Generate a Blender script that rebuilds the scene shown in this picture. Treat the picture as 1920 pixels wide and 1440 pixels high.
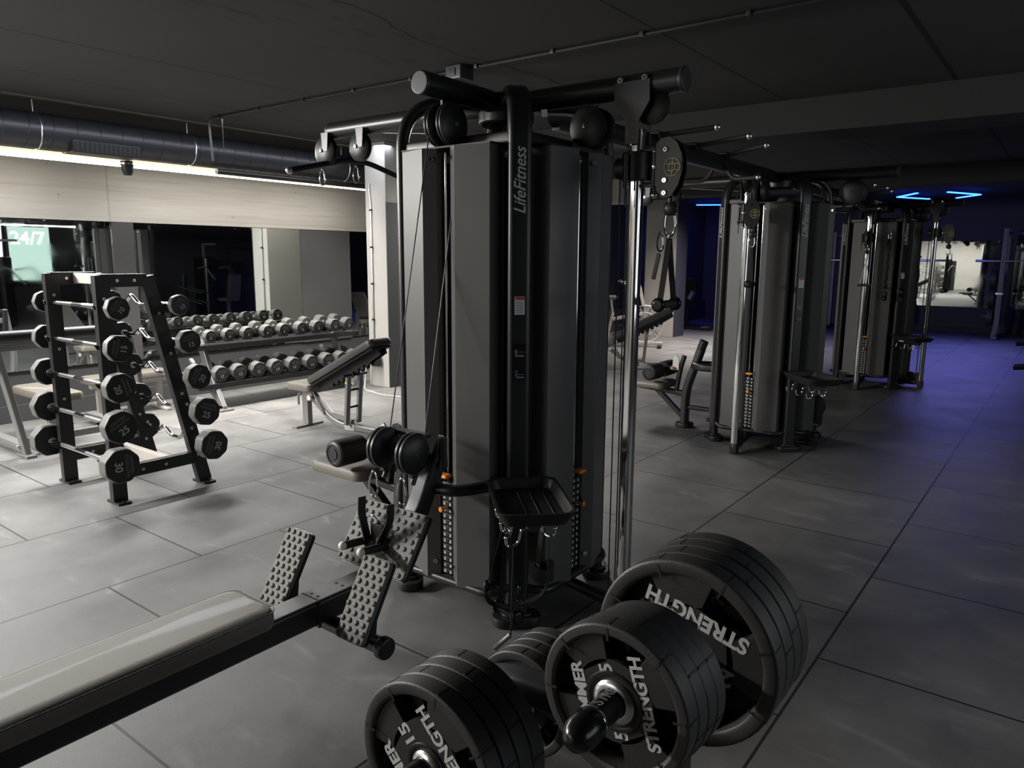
import bpy, bmesh, math, random
from mathutils import Vector, Matrix, Euler
random.seed(7)
S = bpy.context.scene
for o in list(bpy.data.objects): bpy.data.objects.remove(o)
COL = S.collection
PI = math.pi
V = Vector

# ------------------------------------------------------------------ camera, world, exposure, lights
def make_camera():
    cd = bpy.data.cameras.new('camera'); co = bpy.data.objects.new('camera', cd); COL.objects.link(co)
    yaw, pitch, roll, f = math.radians(37.228), math.radians(9.76), math.radians(-0.346), 1383.5
    F = V((-math.sin(yaw)*math.cos(pitch), math.cos(yaw)*math.cos(pitch), -math.sin(pitch)))
    Rt = V((math.cos(yaw), math.sin(yaw), 0)); D = F.cross(Rt)
    c, s = math.cos(roll), math.sin(roll)
    r2 = c*Rt + s*D; d2 = -s*Rt + c*D
    m = Matrix(((r2.x, -d2.x, -F.x, 0), (r2.y, -d2.y, -F.y, 0), (r2.z, -d2.z, -F.z, 1.64), (0, 0, 0, 1)))
    co.matrix_world = m
    cd.sensor_width = 36; cd.lens = f/1920*36; cd.clip_start = 0.02; cd.clip_end = 100
    S.camera = co
make_camera()
S.view_settings.view_transform = 'Standard'; S.view_settings.look = 'None'
S.view_settings.gamma = 1; S.view_settings.use_curve_mapping = False
S.view_settings.exposure = 0.0
w = bpy.data.worlds.new('world'); S.world = w; w.use_nodes = True
w.node_tree.nodes['Background'].inputs[0].default_value = (0.6, 0.65, 0.8, 1)
w.node_tree.nodes['Background'].inputs[1].default_value = 0.02

def area(name, loc, target, sx, sy, power, col=(1, 1, 1), spread=180):
    l = bpy.data.lights.new(name, 'AREA'); l.shape = 'RECTANGLE'; l.size = sx; l.size_y = sy
    l.energy = power; l.color = col; l.spread = math.radians(spread)
    o = bpy.data.objects.new(name, l); COL.objects.link(o); o.location = loc
    z = (V(loc)-V(target)).normalized(); y = V((0, 1, 0)); y = (y-z*y.dot(z)).normalized(); x = y.cross(z)
    o.rotation_euler = Matrix((x, y, z)).transposed().to_euler()
    return o
# daylight/bright part of the gym behind and to the left of the camera, plus added fills without fixtures
area('front_left_lamp', (-7.35, -.9, 2.54), (-3.4, 1.6, 0.4), .3, 2.4, 410, (1, .97, .92), 150)
area('back_room_lamp', (-5.2, -6.0, 2.9), (-5.2, -6.0, 0), 4.0, 3.5, 260, (1, .95, .88))
area('rear_left_fill', (-6.3, 8.2, 2.9), (-5.9, 6.5, 0), .6, 1.4, 160, (1, .95, .9), 120)  # added fill at the rear left, no lamp known there
area('left_wall_fill', (-7.35, 2.0, 2.53), (-6.6, 2.0, 1.2), .12, 5.0, 165, (1, .98, .95), 140)  # added to carry the wall strip's light into the room
area('wall_wash_fill', (-7.60, 2.6, 2.57), (-7.75, 2.6, 0), .06, 8.4, 62, (1, .95, .86))  # added fill under the tray for beam and floor, no fixture
area('left_ceiling_fill', (-6.85, 2.5, 2.96), (-7.0, 2.5, 0), .25, 8.0, 60, (.84, .90, 1))  # added to lighten the duct's upper side, no fixture on the ceiling
area('rack_fill', (-7.05, 4.6, 2.96), (-7.15, 4.6, 0), .3, 3.0, 70, (1, .95, .87), 75)  # added to brighten the floor by the dumbbell rack
area('hall_fill_far', (-5.4, 13.0, 2.7), (-5.6, 13.0, 0), 1.5, 3.0, 150, (1, .92, .86), 115)  # added fill for the far left floor, no fixture
area('aisle_fill', (1.4, 4.6, 2.95), (1.0, 5.2, 0), 1.6, 3.0, 5, (.90, .95, 1))  # added weak fill over the aisle
area('right_side_fill', (3.3, 3.6, 1.7), (-1.0, 3.6, 1.3), 1.4, 6.0, 38, (.84, .92, 1))  # added fill for the towers' right faces, not a window
area('blue_lamp_far', (-1.8, 16.2, 2.90), (-1.5, 14.8, 0), 2.0, 3.0, 105, (.24, .24, 1), 125)
area('blue_lamp_left', (-7.7, 17.2, 2.85), (-7.7, 18.0, 0.3), 1.6, 1.2, 22, (.10, .10, 1))

# ------------------------------------------------------------------ materials
MATS = {}
def nt(name):
    m = bpy.data.materials.new(name); m.use_nodes = True
    n = m.node_tree; b = n.nodes['Principled BSDF']
    return m, n, b
def mat(name, col, rough=.5, metal=0., bump=0., bscale=200., var=0., vscale=3., spec=.5, coat=0.):
    m, n, b = nt(name)
    b.inputs['Base Color'].default_value = (*col, 1); b.inputs['Roughness'].default_value = rough
    b.inputs['Metallic'].default_value = metal; b.inputs['Specular IOR Level'].default_value = spec
    if coat: b.inputs['Coat Weight'].default_value = coat
    tc = n.nodes.new('ShaderNodeTexCoord')
    if var:
        no = n.nodes.new('ShaderNodeTexNoise'); no.inputs['Scale'].default_value = vscale; no.inputs['Detail'].default_value = 6
        n.links.new(tc.outputs['Object'], no.inputs['Vector'])
        mx = n.nodes.new('ShaderNodeMix'); mx.data_type = 'RGBA'
        mx.inputs[6].default_value = (*[c*(1-var) for c in col], 1); mx.inputs[7].default_value = (*[min(1, c*(1+var)) for c in col], 1)
        n.links.new(no.outputs[0], mx.inputs[0]); n.links.new(mx.outputs[2], b.inputs['Base Color'])
    if bump:
        no = n.nodes.new('ShaderNodeTexNoise'); no.inputs['Scale'].default_value = bscale; no.inputs['Detail'].default_value = 4
        n.links.new(tc.outputs['Object'], no.inputs['Vector'])
        bp = n.nodes.new('ShaderNodeBump'); bp.inputs['Strength'].default_value = bump; bp.inputs['Distance'].default_value = .002
        n.links.new(no.outputs[0], bp.inputs['Height']); n.links.new(bp.outputs[0], b.inputs['Normal'])
    MATS[name] = m
    return m
def emit(name, col, strength):
    m, n, b = nt(name); b.inputs['Base Color'].default_value = (0, 0, 0, 1)
    b.inputs['Emission Color'].default_value = (*col, 1); b.inputs['Emission Strength'].default_value = strength
    MATS[name] = m
mat('black', (.014, .014, .015), .36, bump=.08, bscale=400)
mat('black_matte', (.012, .012, .013), .6)
mat('shroud', (.085, .083, .08), .42, bump=.05, bscale=500)
mat('chrome', (.82, .82, .82), .10, 1)
mat('dull_chrome', (.7, .7, .7), .25, 1)
mat('silver', (.25, .245, .24), .38, .5)
mat('zinc', (.75, .75, .76), .3, 1)
mat('urethane', (.036, .035, .033), .5, bump=.25, bscale=260)
mat('urethane_web', (.02, .02, .02), .58, bump=.15, bscale=300)
mat('rubber_head_lit', (.11, .108, .103), .48, bump=.1, bscale=300)  # light on the head sides painted into a paler rubber tone
mat('plastic', (.014, .014, .015), .42, bump=.04, bscale=400)
mat('glossy', (.01, .01, .011), .22)
mat('vinyl_glare', (.15, .135, .112), .45, bump=.3, bscale=350, coat=.12)  # same vinyl as the dark one, glare painted in as paler tone
mat('vinyl_dark', (.05, .048, .046), .42, bump=.3, bscale=350)
mat('vinyl_side', (.016, .016, .018), .4, bump=.15, bscale=350)
mat('foam', (.012, .012, .012), .7, bump=.3, bscale=300)
mat('bumpy', (.115, .110, .10), .6, bump=.15, bscale=300)
mat('grip', (.012, .012, .012), .65)
mat('white_plastic', (.7, .68, .62), .45)
mat('sticker', (.72, .72, .72), .5)
mat('orange', (.85, .28, .03), .4)
mat('red_label', (.5, .06, .03), .5)
mat('yellow_label', (.8, .65, .05), .5)
mat('print_white', (.55, .55, .54), .5)
mat('print_grey', (.20, .20, .20), .5)
mat('gold', (.42, .38, .16), .5)
mat('blue_print', (.04, .09, .3), .5)
mat('wall_dark', (.055, .055, .058), .7, var=.12, vscale=2, bump=.2, bscale=60)
mat('panel_grey', (.085, .082, .08), .42, var=.25, vscale=1.2)
mat('wall_black', (.03, .03, .033), .75)
mat('beam_black', (.014, .014, .015), .75)
mat('wall_navy', (.03, .03, .05), .7)
mat('wall_white', (.72, .70, .66), .8, var=.1, vscale=2)
mat('column_paint', (.46, .44, .41), .8, var=.07, vscale=3)
mat('duct', (.045, .045, .05), .38, .3)
mat('beige_frame', (.5, .46, .42), .45, .2)
mat('wood', (.35, .2, .1), .5)
mat('rope', (.015, .015, .015), .85, bump=.5, bscale=90)
mat('strap', (.012, .012, .013), .8, bump=.4, bscale=900)
mat('blue_steel', (.10, .10, .16), .4, .3)
emit('led_white', (1, .86, .62), 32)
emit('led_tube', (1, .97, .92), 14)
emit('led_blue', (.015, .07, 1), 14)
emit('window_light', (.62, .85, .75), 1.1)
emit('letter_glow', (.9, 1, .97), 1.6)  # decal lettering is no lamp; emission added so it reads white
emit('window_cream', (.95, .85, .6), 1.1)
emit('spot_glow', (1, .97, .9), 30)

def mirror_mat():
    m, n, b = nt('mirror'); b.inputs['Base Color'].default_value = (.80, .84, .82, 1); b.inputs['Metallic'].default_value = 1
    tc = n.nodes.new('ShaderNodeTexCoord'); no = n.nodes.new('ShaderNodeTexNoise'); no.inputs['Scale'].default_value = 2.2; no.inputs['Detail'].default_value = 8
    n.links.new(tc.outputs['Object'], no.inputs['Vector'])
    r = n.nodes.new('ShaderNodeMapRange'); r.inputs[1].default_value = .5; r.inputs[2].default_value = .8; r.inputs[3].default_value = .01; r.inputs[4].default_value = .10
    n.links.new(no.outputs[0], r.inputs[0]); n.links.new(r.outputs[0], b.inputs['Roughness']); MATS['mirror'] = m
mirror_mat()

def M_(n, op, a, b=None, c=None):
    x = n.nodes.new('ShaderNodeMath'); x.operation = op
    for i, q in enumerate((a, b, c)):
        if q is None: continue
        if isinstance(q, (int, float)): x.inputs[i].default_value = q
        else: n.links.new(q, x.inputs[i])
    return x.outputs[0]
def floor_mat():
    m, n, b = nt('floor_tiles')
    tc = n.nodes.new('ShaderNodeTexCoord'); sp = n.nodes.new('ShaderNodeSeparateXYZ'); n.links.new(tc.outputs['Object'], sp.inputs[0])
    u = M_(n, 'ADD', sp.outputs[0], 20.70); row = M_(n, 'FLOOR', u); fu = M_(n, 'FRACT', u)
    odd = M_(n, 'MODULO', row, 2.0)
    v = M_(n, 'ADD', M_(n, 'ADD', sp.outputs[1], 20-.04), M_(n, 'MULTIPLY', odd, .5)); cell = M_(n, 'FLOOR', v); fv = M_(n, 'FRACT', v)
    W = .0055
    def line(f): return M_(n, 'LESS_THAN', M_(n, 'MINIMUM', f, M_(n, 'SUBTRACT', 1.0, f)), W)
    ln = M_(n, 'MAXIMUM', line(fu), line(fv))
    cb = n.nodes.new('ShaderNodeCombineXYZ'); n.links.new(row, cb.inputs[0]); n.links.new(cell, cb.inputs[1])
    wn = n.nodes.new('ShaderNodeTexWhiteNoise'); n.links.new(cb.outputs[0], wn.inputs[0])
    no = n.nodes.new('ShaderNodeTexNoise'); no.inputs['Scale'].default_value = 2.1; no.inputs['Detail'].default_value = 9; no.inputs['Roughness'].default_value = .62
    n.links.new(tc.outputs['Object'], no.inputs['Vector'])
    mp = n.nodes.new('ShaderNodeMapping'); mp.inputs['Scale'].default_value = (2.2, 5.5, 1); n.links.new(tc.outputs['Object'], mp.inputs[0])
    n2 = n.nodes.new('ShaderNodeTexNoise'); n2.inputs['Scale'].default_value = 1.3; n2.inputs['Detail'].default_value = 8; n2.inputs['Distortion'].default_value = .6
    n.links.new(mp.outputs[0], n2.inputs['Vector'])
    sm = n.nodes.new('ShaderNodeMapRange'); sm.inputs[1].default_value = .60; sm.inputs[2].default_value = .78; n.links.new(n2.outputs[0], sm.inputs[0])
    n3 = n.nodes.new('ShaderNodeTexNoise'); n3.inputs['Scale'].default_value = 160; n3.inputs['Detail'].default_value = 2; n.links.new(tc.outputs['Object'], n3.inputs['Vector'])
    st_ = n.nodes.new('ShaderNodeMapRange'); st_.inputs[1].default_value = .32; st_.inputs[2].default_value = .68; n.links.new(no.outputs[0], st_.inputs[0])
    val = M_(n, 'ADD', M_(n, 'MULTIPLY', st_.outputs[0], .075), M_(n, 'MULTIPLY', sm.outputs[0], .085))
    val = M_(n, 'ADD', val, M_(n, 'MULTIPLY', wn.outputs[0], .008)); val = M_(n, 'ADD', val, M_(n, 'MULTIPLY', n3.outputs[0], .03))
    val = M_(n, 'ADD', val, .072)
    val = M_(n, 'MULTIPLY', val, M_(n, 'SUBTRACT', 1.0, M_(n, 'MULTIPLY', ln, .94)))
    cc = n.nodes.new('ShaderNodeCombineColor'); n.links.new(val, cc.inputs[0]); n.links.new(M_(n, 'MULTIPLY', val, .98), cc.inputs[1]); n.links.new(M_(n, 'MULTIPLY', val, .95), cc.inputs[2])
    n.links.new(cc.outputs[0], b.inputs['Base Color'])
    rr = M_(n, 'ADD', .40, M_(n, 'MULTIPLY', no.outputs[0], .25)); n.links.new(rr, b.inputs['Roughness'])
    bp = n.nodes.new('ShaderNodeBump'); bp.inputs['Strength'].default_value = .35; bp.inputs['Distance'].default_value = .003
    n.links.new(M_(n, 'MULTIPLY', n3.outputs[0], .3), bp.inputs['Height']); n.links.new(bp.outputs[0], b.inputs['Normal'])
    MATS['floor_tiles'] = m
floor_mat()
def ceil_mat():
    m, n, b = nt('ceiling_paint')
    tc = n.nodes.new('ShaderNodeTexCoord'); sp = n.nodes.new('ShaderNodeSeparateXYZ'); n.links.new(tc.outputs['Object'], sp.inputs[0])
    no = n.nodes.new('ShaderNodeTexNoise'); no.inputs['Scale'].default_value = 1.1; no.inputs['Detail'].default_value = 8; n.links.new(tc.outputs['Object'], no.inputs['Vector'])
    ln = None
    for ax, vals in ((0, (-6.5, -5.4, -2.2, -.91, .5, 2.0)), (1, (10.1,))):
        for q in vals:
            l = M_(n, 'LESS_THAN', M_(n, 'ABSOLUTE', M_(n, 'SUBTRACT', sp.outputs[ax], q)), .010 if q != -.91 else .018)
            ln = l if ln is None else M_(n, 'MAXIMUM', ln, l)
    # crack running along y near x=-3.6
    wob = M_(n, 'MULTIPLY', M_(n, 'SUBTRACT', no.outputs[0], .5), .55)
    ck = M_(n, 'LESS_THAN', M_(n, 'ABSOLUTE', M_(n, 'SUBTRACT', sp.outputs[0], M_(n, 'ADD', wob, -3.45))), .010)
    ck = M_(n, 'MULTIPLY', ck, M_(n, 'LESS_THAN', sp.outputs[1], 5.2))
    ln = M_(n, 'MAXIMUM', ln, ck)
    # stained patch in the plaster left of the crack
    mp = n.nodes.new('ShaderNodeMapping'); mp.inputs['Scale'].default_value = (6, 1.6, 1); n.links.new(tc.outputs['Object'], mp.inputs[0])
    n2 = n.nodes.new('ShaderNodeTexNoise'); n2.inputs['Scale'].default_value = 2; n2.inputs['Detail'].default_value = 8; n.links.new(mp.outputs[0], n2.inputs['Vector'])
    band = M_(n, 'LESS_THAN', M_(n, 'ABSOLUTE', M_(n, 'ADD', sp.outputs[0], 3.75)), .4)
    st = n.nodes.new('ShaderNodeMapRange'); st.inputs[1].default_value = .55; st.inputs[2].default_value = .7; n.links.new(n2.outputs[0], st.inputs[0])
    stain = M_(n, 'MULTIPLY', M_(n, 'MULTIPLY', band, st.outputs[0]), .62)
    v = M_(n, 'ADD', .028, M_(n, 'MULTIPLY', no.outputs[0], .02))
    v = M_(n, 'MULTIPLY', v, M_(n, 'SUBTRACT', 1.0, M_(n, 'MAXIMUM', M_(n, 'MULTIPLY', ln, .93), stain)))
    cc = n.nodes.new('ShaderNodeCombineColor')
    for i in range(3): n.links.new(v, cc.inputs[i])
    n.links.new(cc.outputs[0], b.inputs['Base Color']); b.inputs['Roughness'].default_value = .85
    bp = n.nodes.new('ShaderNodeBump'); bp.inputs['Strength'].default_value = .3; bp.inputs['Distance'].default_value = .01
    n.links.new(no.outputs[0], bp.inputs['Height']); n.links.new(bp.outputs[0], b.inputs['Normal'])
    MATS['ceiling_paint'] = m
ceil_mat()
def concrete_mat():
    m, n, b = nt('concrete')
    tc = n.nodes.new('ShaderNodeTexCoord'); sp = n.nodes.new('ShaderNodeSeparateXYZ'); n.links.new(tc.outputs['Object'], sp.inputs[0])
    mp = n.nodes.new('ShaderNodeMapping'); mp.inputs['Scale'].default_value = (1, .5, 9); n.links.new(tc.outputs['Object'], mp.inputs[0])
    no = n.nodes.new('ShaderNodeTexNoise'); no.inputs['Scale'].default_value = 3; no.inputs['Detail'].default_value = 8; n.links.new(mp.outputs[0], no.inputs['Vector'])
    vo = n.nodes.new('ShaderNodeTexVoronoi'); vo.inputs['Scale'].default_value = 4.5; n.links.new(tc.outputs['Object'], vo.inputs['Vector'])
    pit = M_(n, 'LESS_THAN', vo.outputs['Distance'], .055)
    # board marks: horizontal lines and butt joints
    zz = M_(n, 'FRACT', M_(n, 'MULTIPLY', sp.outputs[2], 7.4)); bl = M_(n, 'LESS_THAN', zz, .035)
    jl = M_(n, 'LESS_THAN', M_(n, 'ABSOLUTE', M_(n, 'SUBTRACT', sp.outputs[1], 3.76)), .008)
    dark = M_(n, 'MAXIMUM', M_(n, 'MULTIPLY', bl, .16), M_(n, 'MAXIMUM', M_(n, 'MULTIPLY', pit, .3), M_(n, 'MULTIPLY', jl, .25)))
    v = M_(n, 'MULTIPLY', M_(n, 'ADD', .42, M_(n, 'MULTIPLY', no.outputs[0], .22)), M_(n, 'SUBTRACT', 1.0, dark))
    cc = n.nodes.new('ShaderNodeCombineColor'); n.links.new(v, cc.inputs[0]); n.links.new(M_(n, 'MULTIPLY', v, .95), cc.inputs[1]); n.links.new(M_(n, 'MULTIPLY', v, .86), cc.inputs[2])
    n.links.new(cc.outputs[0], b.inputs['Base Color']); b.inputs['Roughness'].default_value = .85
    bp = n.nodes.new('ShaderNodeBump'); bp.inputs['Strength'].default_value = .4; bp.inputs['Distance'].default_value = .006
    n.links.new(M_(n, 'SUBTRACT', no.outputs[0], dark), bp.inputs['Height']); n.links.new(bp.outputs[0], b.inputs['Normal'])
    MATS['concrete'] = m
concrete_mat()

# ------------------------------------------------------------------ mesh helpers
class MB:
    def __init__(self): self.bm = bmesh.new(); self.M = Matrix.Identity(4)
    def add(self, tmp, M=None):
        me = bpy.data.meshes.new('t'); tmp.to_mesh(me); tmp.free()
        me.transform(self.M @ (M or Matrix.Identity(4))); self.bm.from_mesh(me); bpy.data.meshes.remove(me); return self
    def box(self, c, s, bev=0., M=None, seg=2, rot=None):
        t = bmesh.new(); bmesh.ops.create_cube(t, size=1)
        bmesh.ops.scale(t, vec=s, verts=t.verts)
        if bev: bmesh.ops.bevel(t, geom=t.edges[:], offset=min(bev, min(s)*.49), segments=seg, profile=.5, affect='EDGES')
        if rot: bmesh.ops.rotate(t, matrix=Euler(rot).to_matrix(), verts=t.verts, cent=(0, 0, 0))
        bmesh.ops.translate(t, vec=c, verts=t.verts)
        return self.add(t, M)
    def bar(self, a, b, w, h, up=(0, 0, 1), bev=0.):
        a, b = V(a), V(b); d = b-a; L = d.length; z = d.normalized(); u = V(up)
        x = u.cross(z)
        if x.length < 1e-4: x = V((1, 0, 0)).cross(z)
        x.normalize(); y = z.cross(x)
        m = Matrix(((x.x, y.x, z.x, (a.x+b.x)/2), (x.y, y.y, z.y, (a.y+b.y)/2), (x.z, y.z, z.z, (a.z+b.z)/2), (0, 0, 0, 1)))
        return self.box((0, 0, 0), (w, h, L), bev, m)
    def cyl(self, a, b, r, r2=None, n=20, bev=0., caps=True):
        a, b = V(a), V(b); d = b-a; t = bmesh.new()
        bmesh.ops.create_cone(t, cap_ends=caps, segments=n, radius1=r, radius2=r if r2 is None else r2, depth=d.length)
        if bev:
            es = [e for e in t.edges if all(abs(abs(v.co.z)-d.length/2) < 1e-5 for v in e.verts)]
            bmesh.ops.bevel(t, geom=es, offset=bev, segments=3, profile=.5, affect='EDGES')
        q = d.to_track_quat('Z', 'Y').to_matrix().to_4x4(); q.translation = (a+b)/2
        return self.add(t, q)
    def sph(self, c, r, sc=(1, 1, 1), n=16):
        t = bmesh.new(); bmesh.ops.create_uvsphere(t, u_segments=n, v_segments=max(6, n//2), radius=r)
        bmesh.ops.scale(t, vec=sc, verts=t.verts); bmesh.ops.translate(t, vec=c, verts=t.verts); return self.add(t)
    def sweep(self, pts, prof, N=None, closed=False, caps=True):
        pts = [V(p) for p in pts]; n = len(pts); t = bmesh.new(); rings = []
        prev = None
        for i, p in enumerate(pts):
            if closed: tg = pts[(i+1) % n]-pts[i-1]
            else: tg = pts[min(i+1, n-1)]-pts[max(i-1, 0)]
            tg.normalize()
            if N is not None: nn = V(N)
            else:
                nn = prev if prev is not None else (V((0, 0, 1)) if abs(tg.z) < .9 else V((1, 0, 0)))
            s = tg.cross(nn)
            if s.length < 1e-5: s = tg.orthogonal()
            s.normalize(); u = s.cross(tg).normalized(); prev = u
            rings.append([t.verts.new(p+s*a+u*b) for a, b in prof])
        m = len(prof)
        rng = range(n) if closed else range(n-1)
        for i in rng:
            A, B = rings[i], rings[(i+1) % n]
            for j in range(m): t.faces.new((A[j], A[(j+1) % m], B[(j+1) % m], B[j]))
        if caps and not closed: t.faces.new(rings[0][::-1]); t.faces.new(rings[-1])
        bmesh.ops.recalc_face_normals(t, faces=t.faces)
        return self.add(t)
    def tube(self, pts, r, n=12, N=None, closed=False): return self.sweep(pts, circ(r, n), N, closed)
    def prism(self, poly, h0, h1, M=None, bev=0.):
        t = bmesh.new(); a = [t.verts.new((x, y, h0)) for x, y in poly]; b = [t.verts.new((x, y, h1)) for x, y in poly]
        t.faces.new(a[::-1]); t.faces.new(b); n = len(poly)
        for i in range(n): t.faces.new((a[i], a[(i+1) % n], b[(i+1) % n], b[i]))
        bmesh.ops.recalc_face_normals(t, faces=t.faces)
        if bev: bmesh.ops.bevel(t, geom=[e for e in t.edges if abs(e.verts[0].co.z-e.verts[1].co.z) < 1e-6], offset=bev, segments=2, profile=.5, affect='EDGES')
        return self.add(t, M)
    def lathe(self, prof, n=32, M=None, a0=0, a1=2*PI):
        t = bmesh.new(); full = abs(a1-a0-2*PI) < 1e-6; rings = []; k = n if full else n+1
        for i in range(k):
            a = a0+(a1-a0)*i/n; rings.append([t.verts.new((r*math.cos(a), r*math.sin(a), z)) for r, z in prof])
        for i in range(n):
            A, B = rings[i], rings[(i+1) % k]
            for j in range(len(prof)-1):
                try: t.faces.new((A[j], B[j], B[j+1], A[j+1]))
                except ValueError: pass
        bmesh.ops.remove_doubles(t, verts=t.verts, dist=1e-6)
        bmesh.ops.recalc_face_normals(t, faces=t.faces)
        return self.add(t, M)
    def build(self, name, material, parent=None, label=None, smooth=True):
        me = bpy.data.meshes.new(name); self.bm.to_mesh(me); self.bm.free()
        o = bpy.data.objects.new(name, me); COL.objects.link(o); me.materials.append(MATS[material])
        if smooth:
            for p in me.polygons: p.use_smooth = True
            me.set_sharp_from_angle(angle=math.radians(38))
        wn = o.modifiers.new('weighted_normal', 'WEIGHTED_NORMAL'); wn.keep_sharp = True
        if parent is not None: o.parent = parent
        if label: o['label'] = label
        return o
def islands(bm):
    seen = set(); out = []
    for v in bm.verts:
        if v in seen: continue
        st = [v]; comp = []; seen.add(v)
        while st:
            a = st.pop(); comp.append(a)
            for e in a.link_edges:
                b = e.other_vert(a)
                if b not in seen: seen.add(b); st.append(b)
        out.append(comp)
    return out
def build_each(mb, name, material, parent=None, label=None):
    """one object for every separate piece in the builder"""
    bm = mb.bm; bm.verts.index_update(); res = []
    for comp in islands(bm):
        ids = {v: i for i, v in enumerate(comp)}; b2 = MB()
        nv = [b2.bm.verts.new(v.co) for v in comp]
        for f in {f for v in comp for f in v.link_faces}: b2.bm.faces.new([nv[ids[v]] for v in f.verts])
        res.append(b2.build(name, material, parent, label))
    bm.free(); return res
def merge_into(dst, src):
    """surface detail becomes part of dst's mesh with its own material slot"""
    bm = bmesh.new(); bm.from_mesh(dst.data); n0 = len(bm.faces); k = len(dst.data.materials)
    bm.from_mesh(src.data); bm.faces.ensure_lookup_table()
    for f in bm.faces[n0:]: f.material_index = k
    bm.to_mesh(dst.data); bm.free(); dst.data.materials.append(src.data.materials[0])
    bpy.data.objects.remove(src); return dst
def circ(r, n=12, r2=None): return [(r*math.cos(2*PI*i/n), (r2 or r)*math.sin(2*PI*i/n)) for i in range(n)]
def rrect(w, h, r, n=4):
    out = []
    for cx, cy, a0 in ((w/2-r, h/2-r, 0), (-w/2+r, h/2-r, PI/2), (-w/2+r, -h/2+r, PI), (w/2-r, -h/2+r, 1.5*PI)):
        for i in range(n+1): a = a0+PI/2*i/n; out.append((cx+r*math.cos(a), cy+r*math.sin(a)))
    return out
def fil(pts, r, n=6):
    pts = [V(p) for p in pts]; out = [pts[0]]
    for i in range(1, len(pts)-1):
        a = (pts[i-1]-pts[i]); b = (pts[i+1]-pts[i]); k = min(r, a.length*.49, b.length*.49)
        p0 = pts[i]+a.normalized()*k; p1 = pts[i]+b.normalized()*k
        for j in range(n+1):
            t = j/n; out.append(p0*(1-t)**2+pts[i]*2*t*(1-t)+p1*t*t)
    out.append(pts[-1]); return out
def thing(name, label, cat, loc=(0, 0, 0), rz=0, group=None):
    o = bpy.data.objects.new(name, None); COL.objects.link(o); o.location = loc; o.rotation_euler = (0, 0, rz)
    o.empty_display_size = .1; tag(o, label, cat, group); return o
def tag(o, label, cat, group=None):
    o['label'] = label; o['category'] = cat
    if group: o['group'] = group
    return o
def struct(name, mb, m, label=None, parent=None):
    o = mb.build(name, m, parent)
    if parent is None: o['kind'] = 'structure'
    if label: o['label'] = label
    return o
CH = {}
def kids(o): return [c for c in COL.objects if c.parent is o]
def dup(o, loc=None, rot=None, label=None, group=None, parent=None):
    c = o.copy(); COL.objects.link(c)
    if loc is not None: c.location = loc
    if rot is not None: c.rotation_euler = rot
    if label: c['label'] = label
    if group: c['group'] = group
    if parent is not None: c.parent = parent
    for k in kids(o): dup(k, parent=c)
    return c
_fonts = {}
def text(name, s, size, m, parent, M, ext=.0006, sx=1., bold=.0, shear=0., align='CENTER', label=None, space=1.):
    cu = bpy.data.curves.new('txt', 'FONT'); cu.body = s; cu.size = size; cu.extrude = ext; cu.align_x = align; cu.align_y = 'CENTER'
    cu.offset = bold; cu.shear = shear; cu.space_character = space
    o = bpy.data.objects.new('txt', cu); COL.objects.link(o)
    dg = bpy.context.evaluated_depsgraph_get(); me = bpy.data.meshes.new_from_object(o.evaluated_get(dg))
    bpy.data.objects.remove(o); bpy.data.curves.remove(cu)
    me.transform(M @ Matrix.Diagonal((sx, 1, 1, 1))); me.materials.clear(); me.materials.append(MATS[m])
    r = bpy.data.objects.new(name, me); COL.objects.link(r)
    if parent is not None: r.parent = parent
    if label: r['label'] = label
    return r
def frame_m(o, x, y):   # matrix with origin o, local x, local y axes
    x = V(x).normalized(); y = V(y).normalized(); z = x.cross(y)
    return Matrix(((x.x, y.x, z.x, o[0]), (x.y, y.y, z.y, o[1]), (x.z, y.z, z.z, o[2]), (0, 0, 0, 1)))

# ------------------------------------------------------------------ setting
CZ = 3.0
struct('floor', MB().box((-2.4, 5.5, -.1), (13, 30.4, .2)), 'floor_tiles')
struct('ceiling', MB().box((-2.4, 5.5, CZ+.1), (13, 30.4, .2)), 'ceiling_paint')
# left wall: dark painted lower band, grey pier panels, concrete beam above, recessed top
struct('wall_left', MB().box((-8.34, 5.5, .247), (.24, 29, .494)).box((-8.42, 5.5, 1.5), (.2, 29, 3.0)), 'wall_dark')
struct('baseboard_left', MB().box((-8.212, 5.5, .085), (.024, 29, .17), .003), 'wall_dark')
struct('trim_1', MB().box((-8.30, 2.0, 2.27), (.22, 21, .575), .004), 'concrete', 'board marked concrete beam above the mirrors')
struct('trim_2', MB().box((-8.34, 2.0, 2.78), (.10, 21, .44)), 'concrete', 'concrete wall strip lit by the light strip')
def pier(n, y0, y1):
    struct('trim_%d' % n, MB().box((-8.25, (y0+y1)/2, 1.236), (.12, y1-y0, 1.484), .003), 'panel_grey', 'grey painted wall panel between mirrors')
pier(3, 3.78, 4.00); pier(4, 6.17, 7.0)
struct('wall_far', MB().box((-2.4, 19.8, 1.5), (13, .2, 3.0)), 'wall_navy')
struct('baseboard_far', MB().box((-2.4, 19.69, .06), (11.5, .02, .12)), 'wall_black')
struct('wall_right', MB().box((3.6, 5.5, 1.5), (.2, 29, 3.0)), 'wall_black')
struct('wall_back', MB().box((-2.4, -9.1, 1.5), (13, .2, 3.0)), 'wall_white')
struct('wall_partition', MB().box((1.6, -1.4, 1.5), (3.8, .2, 3.0)), 'wall_black')
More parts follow.
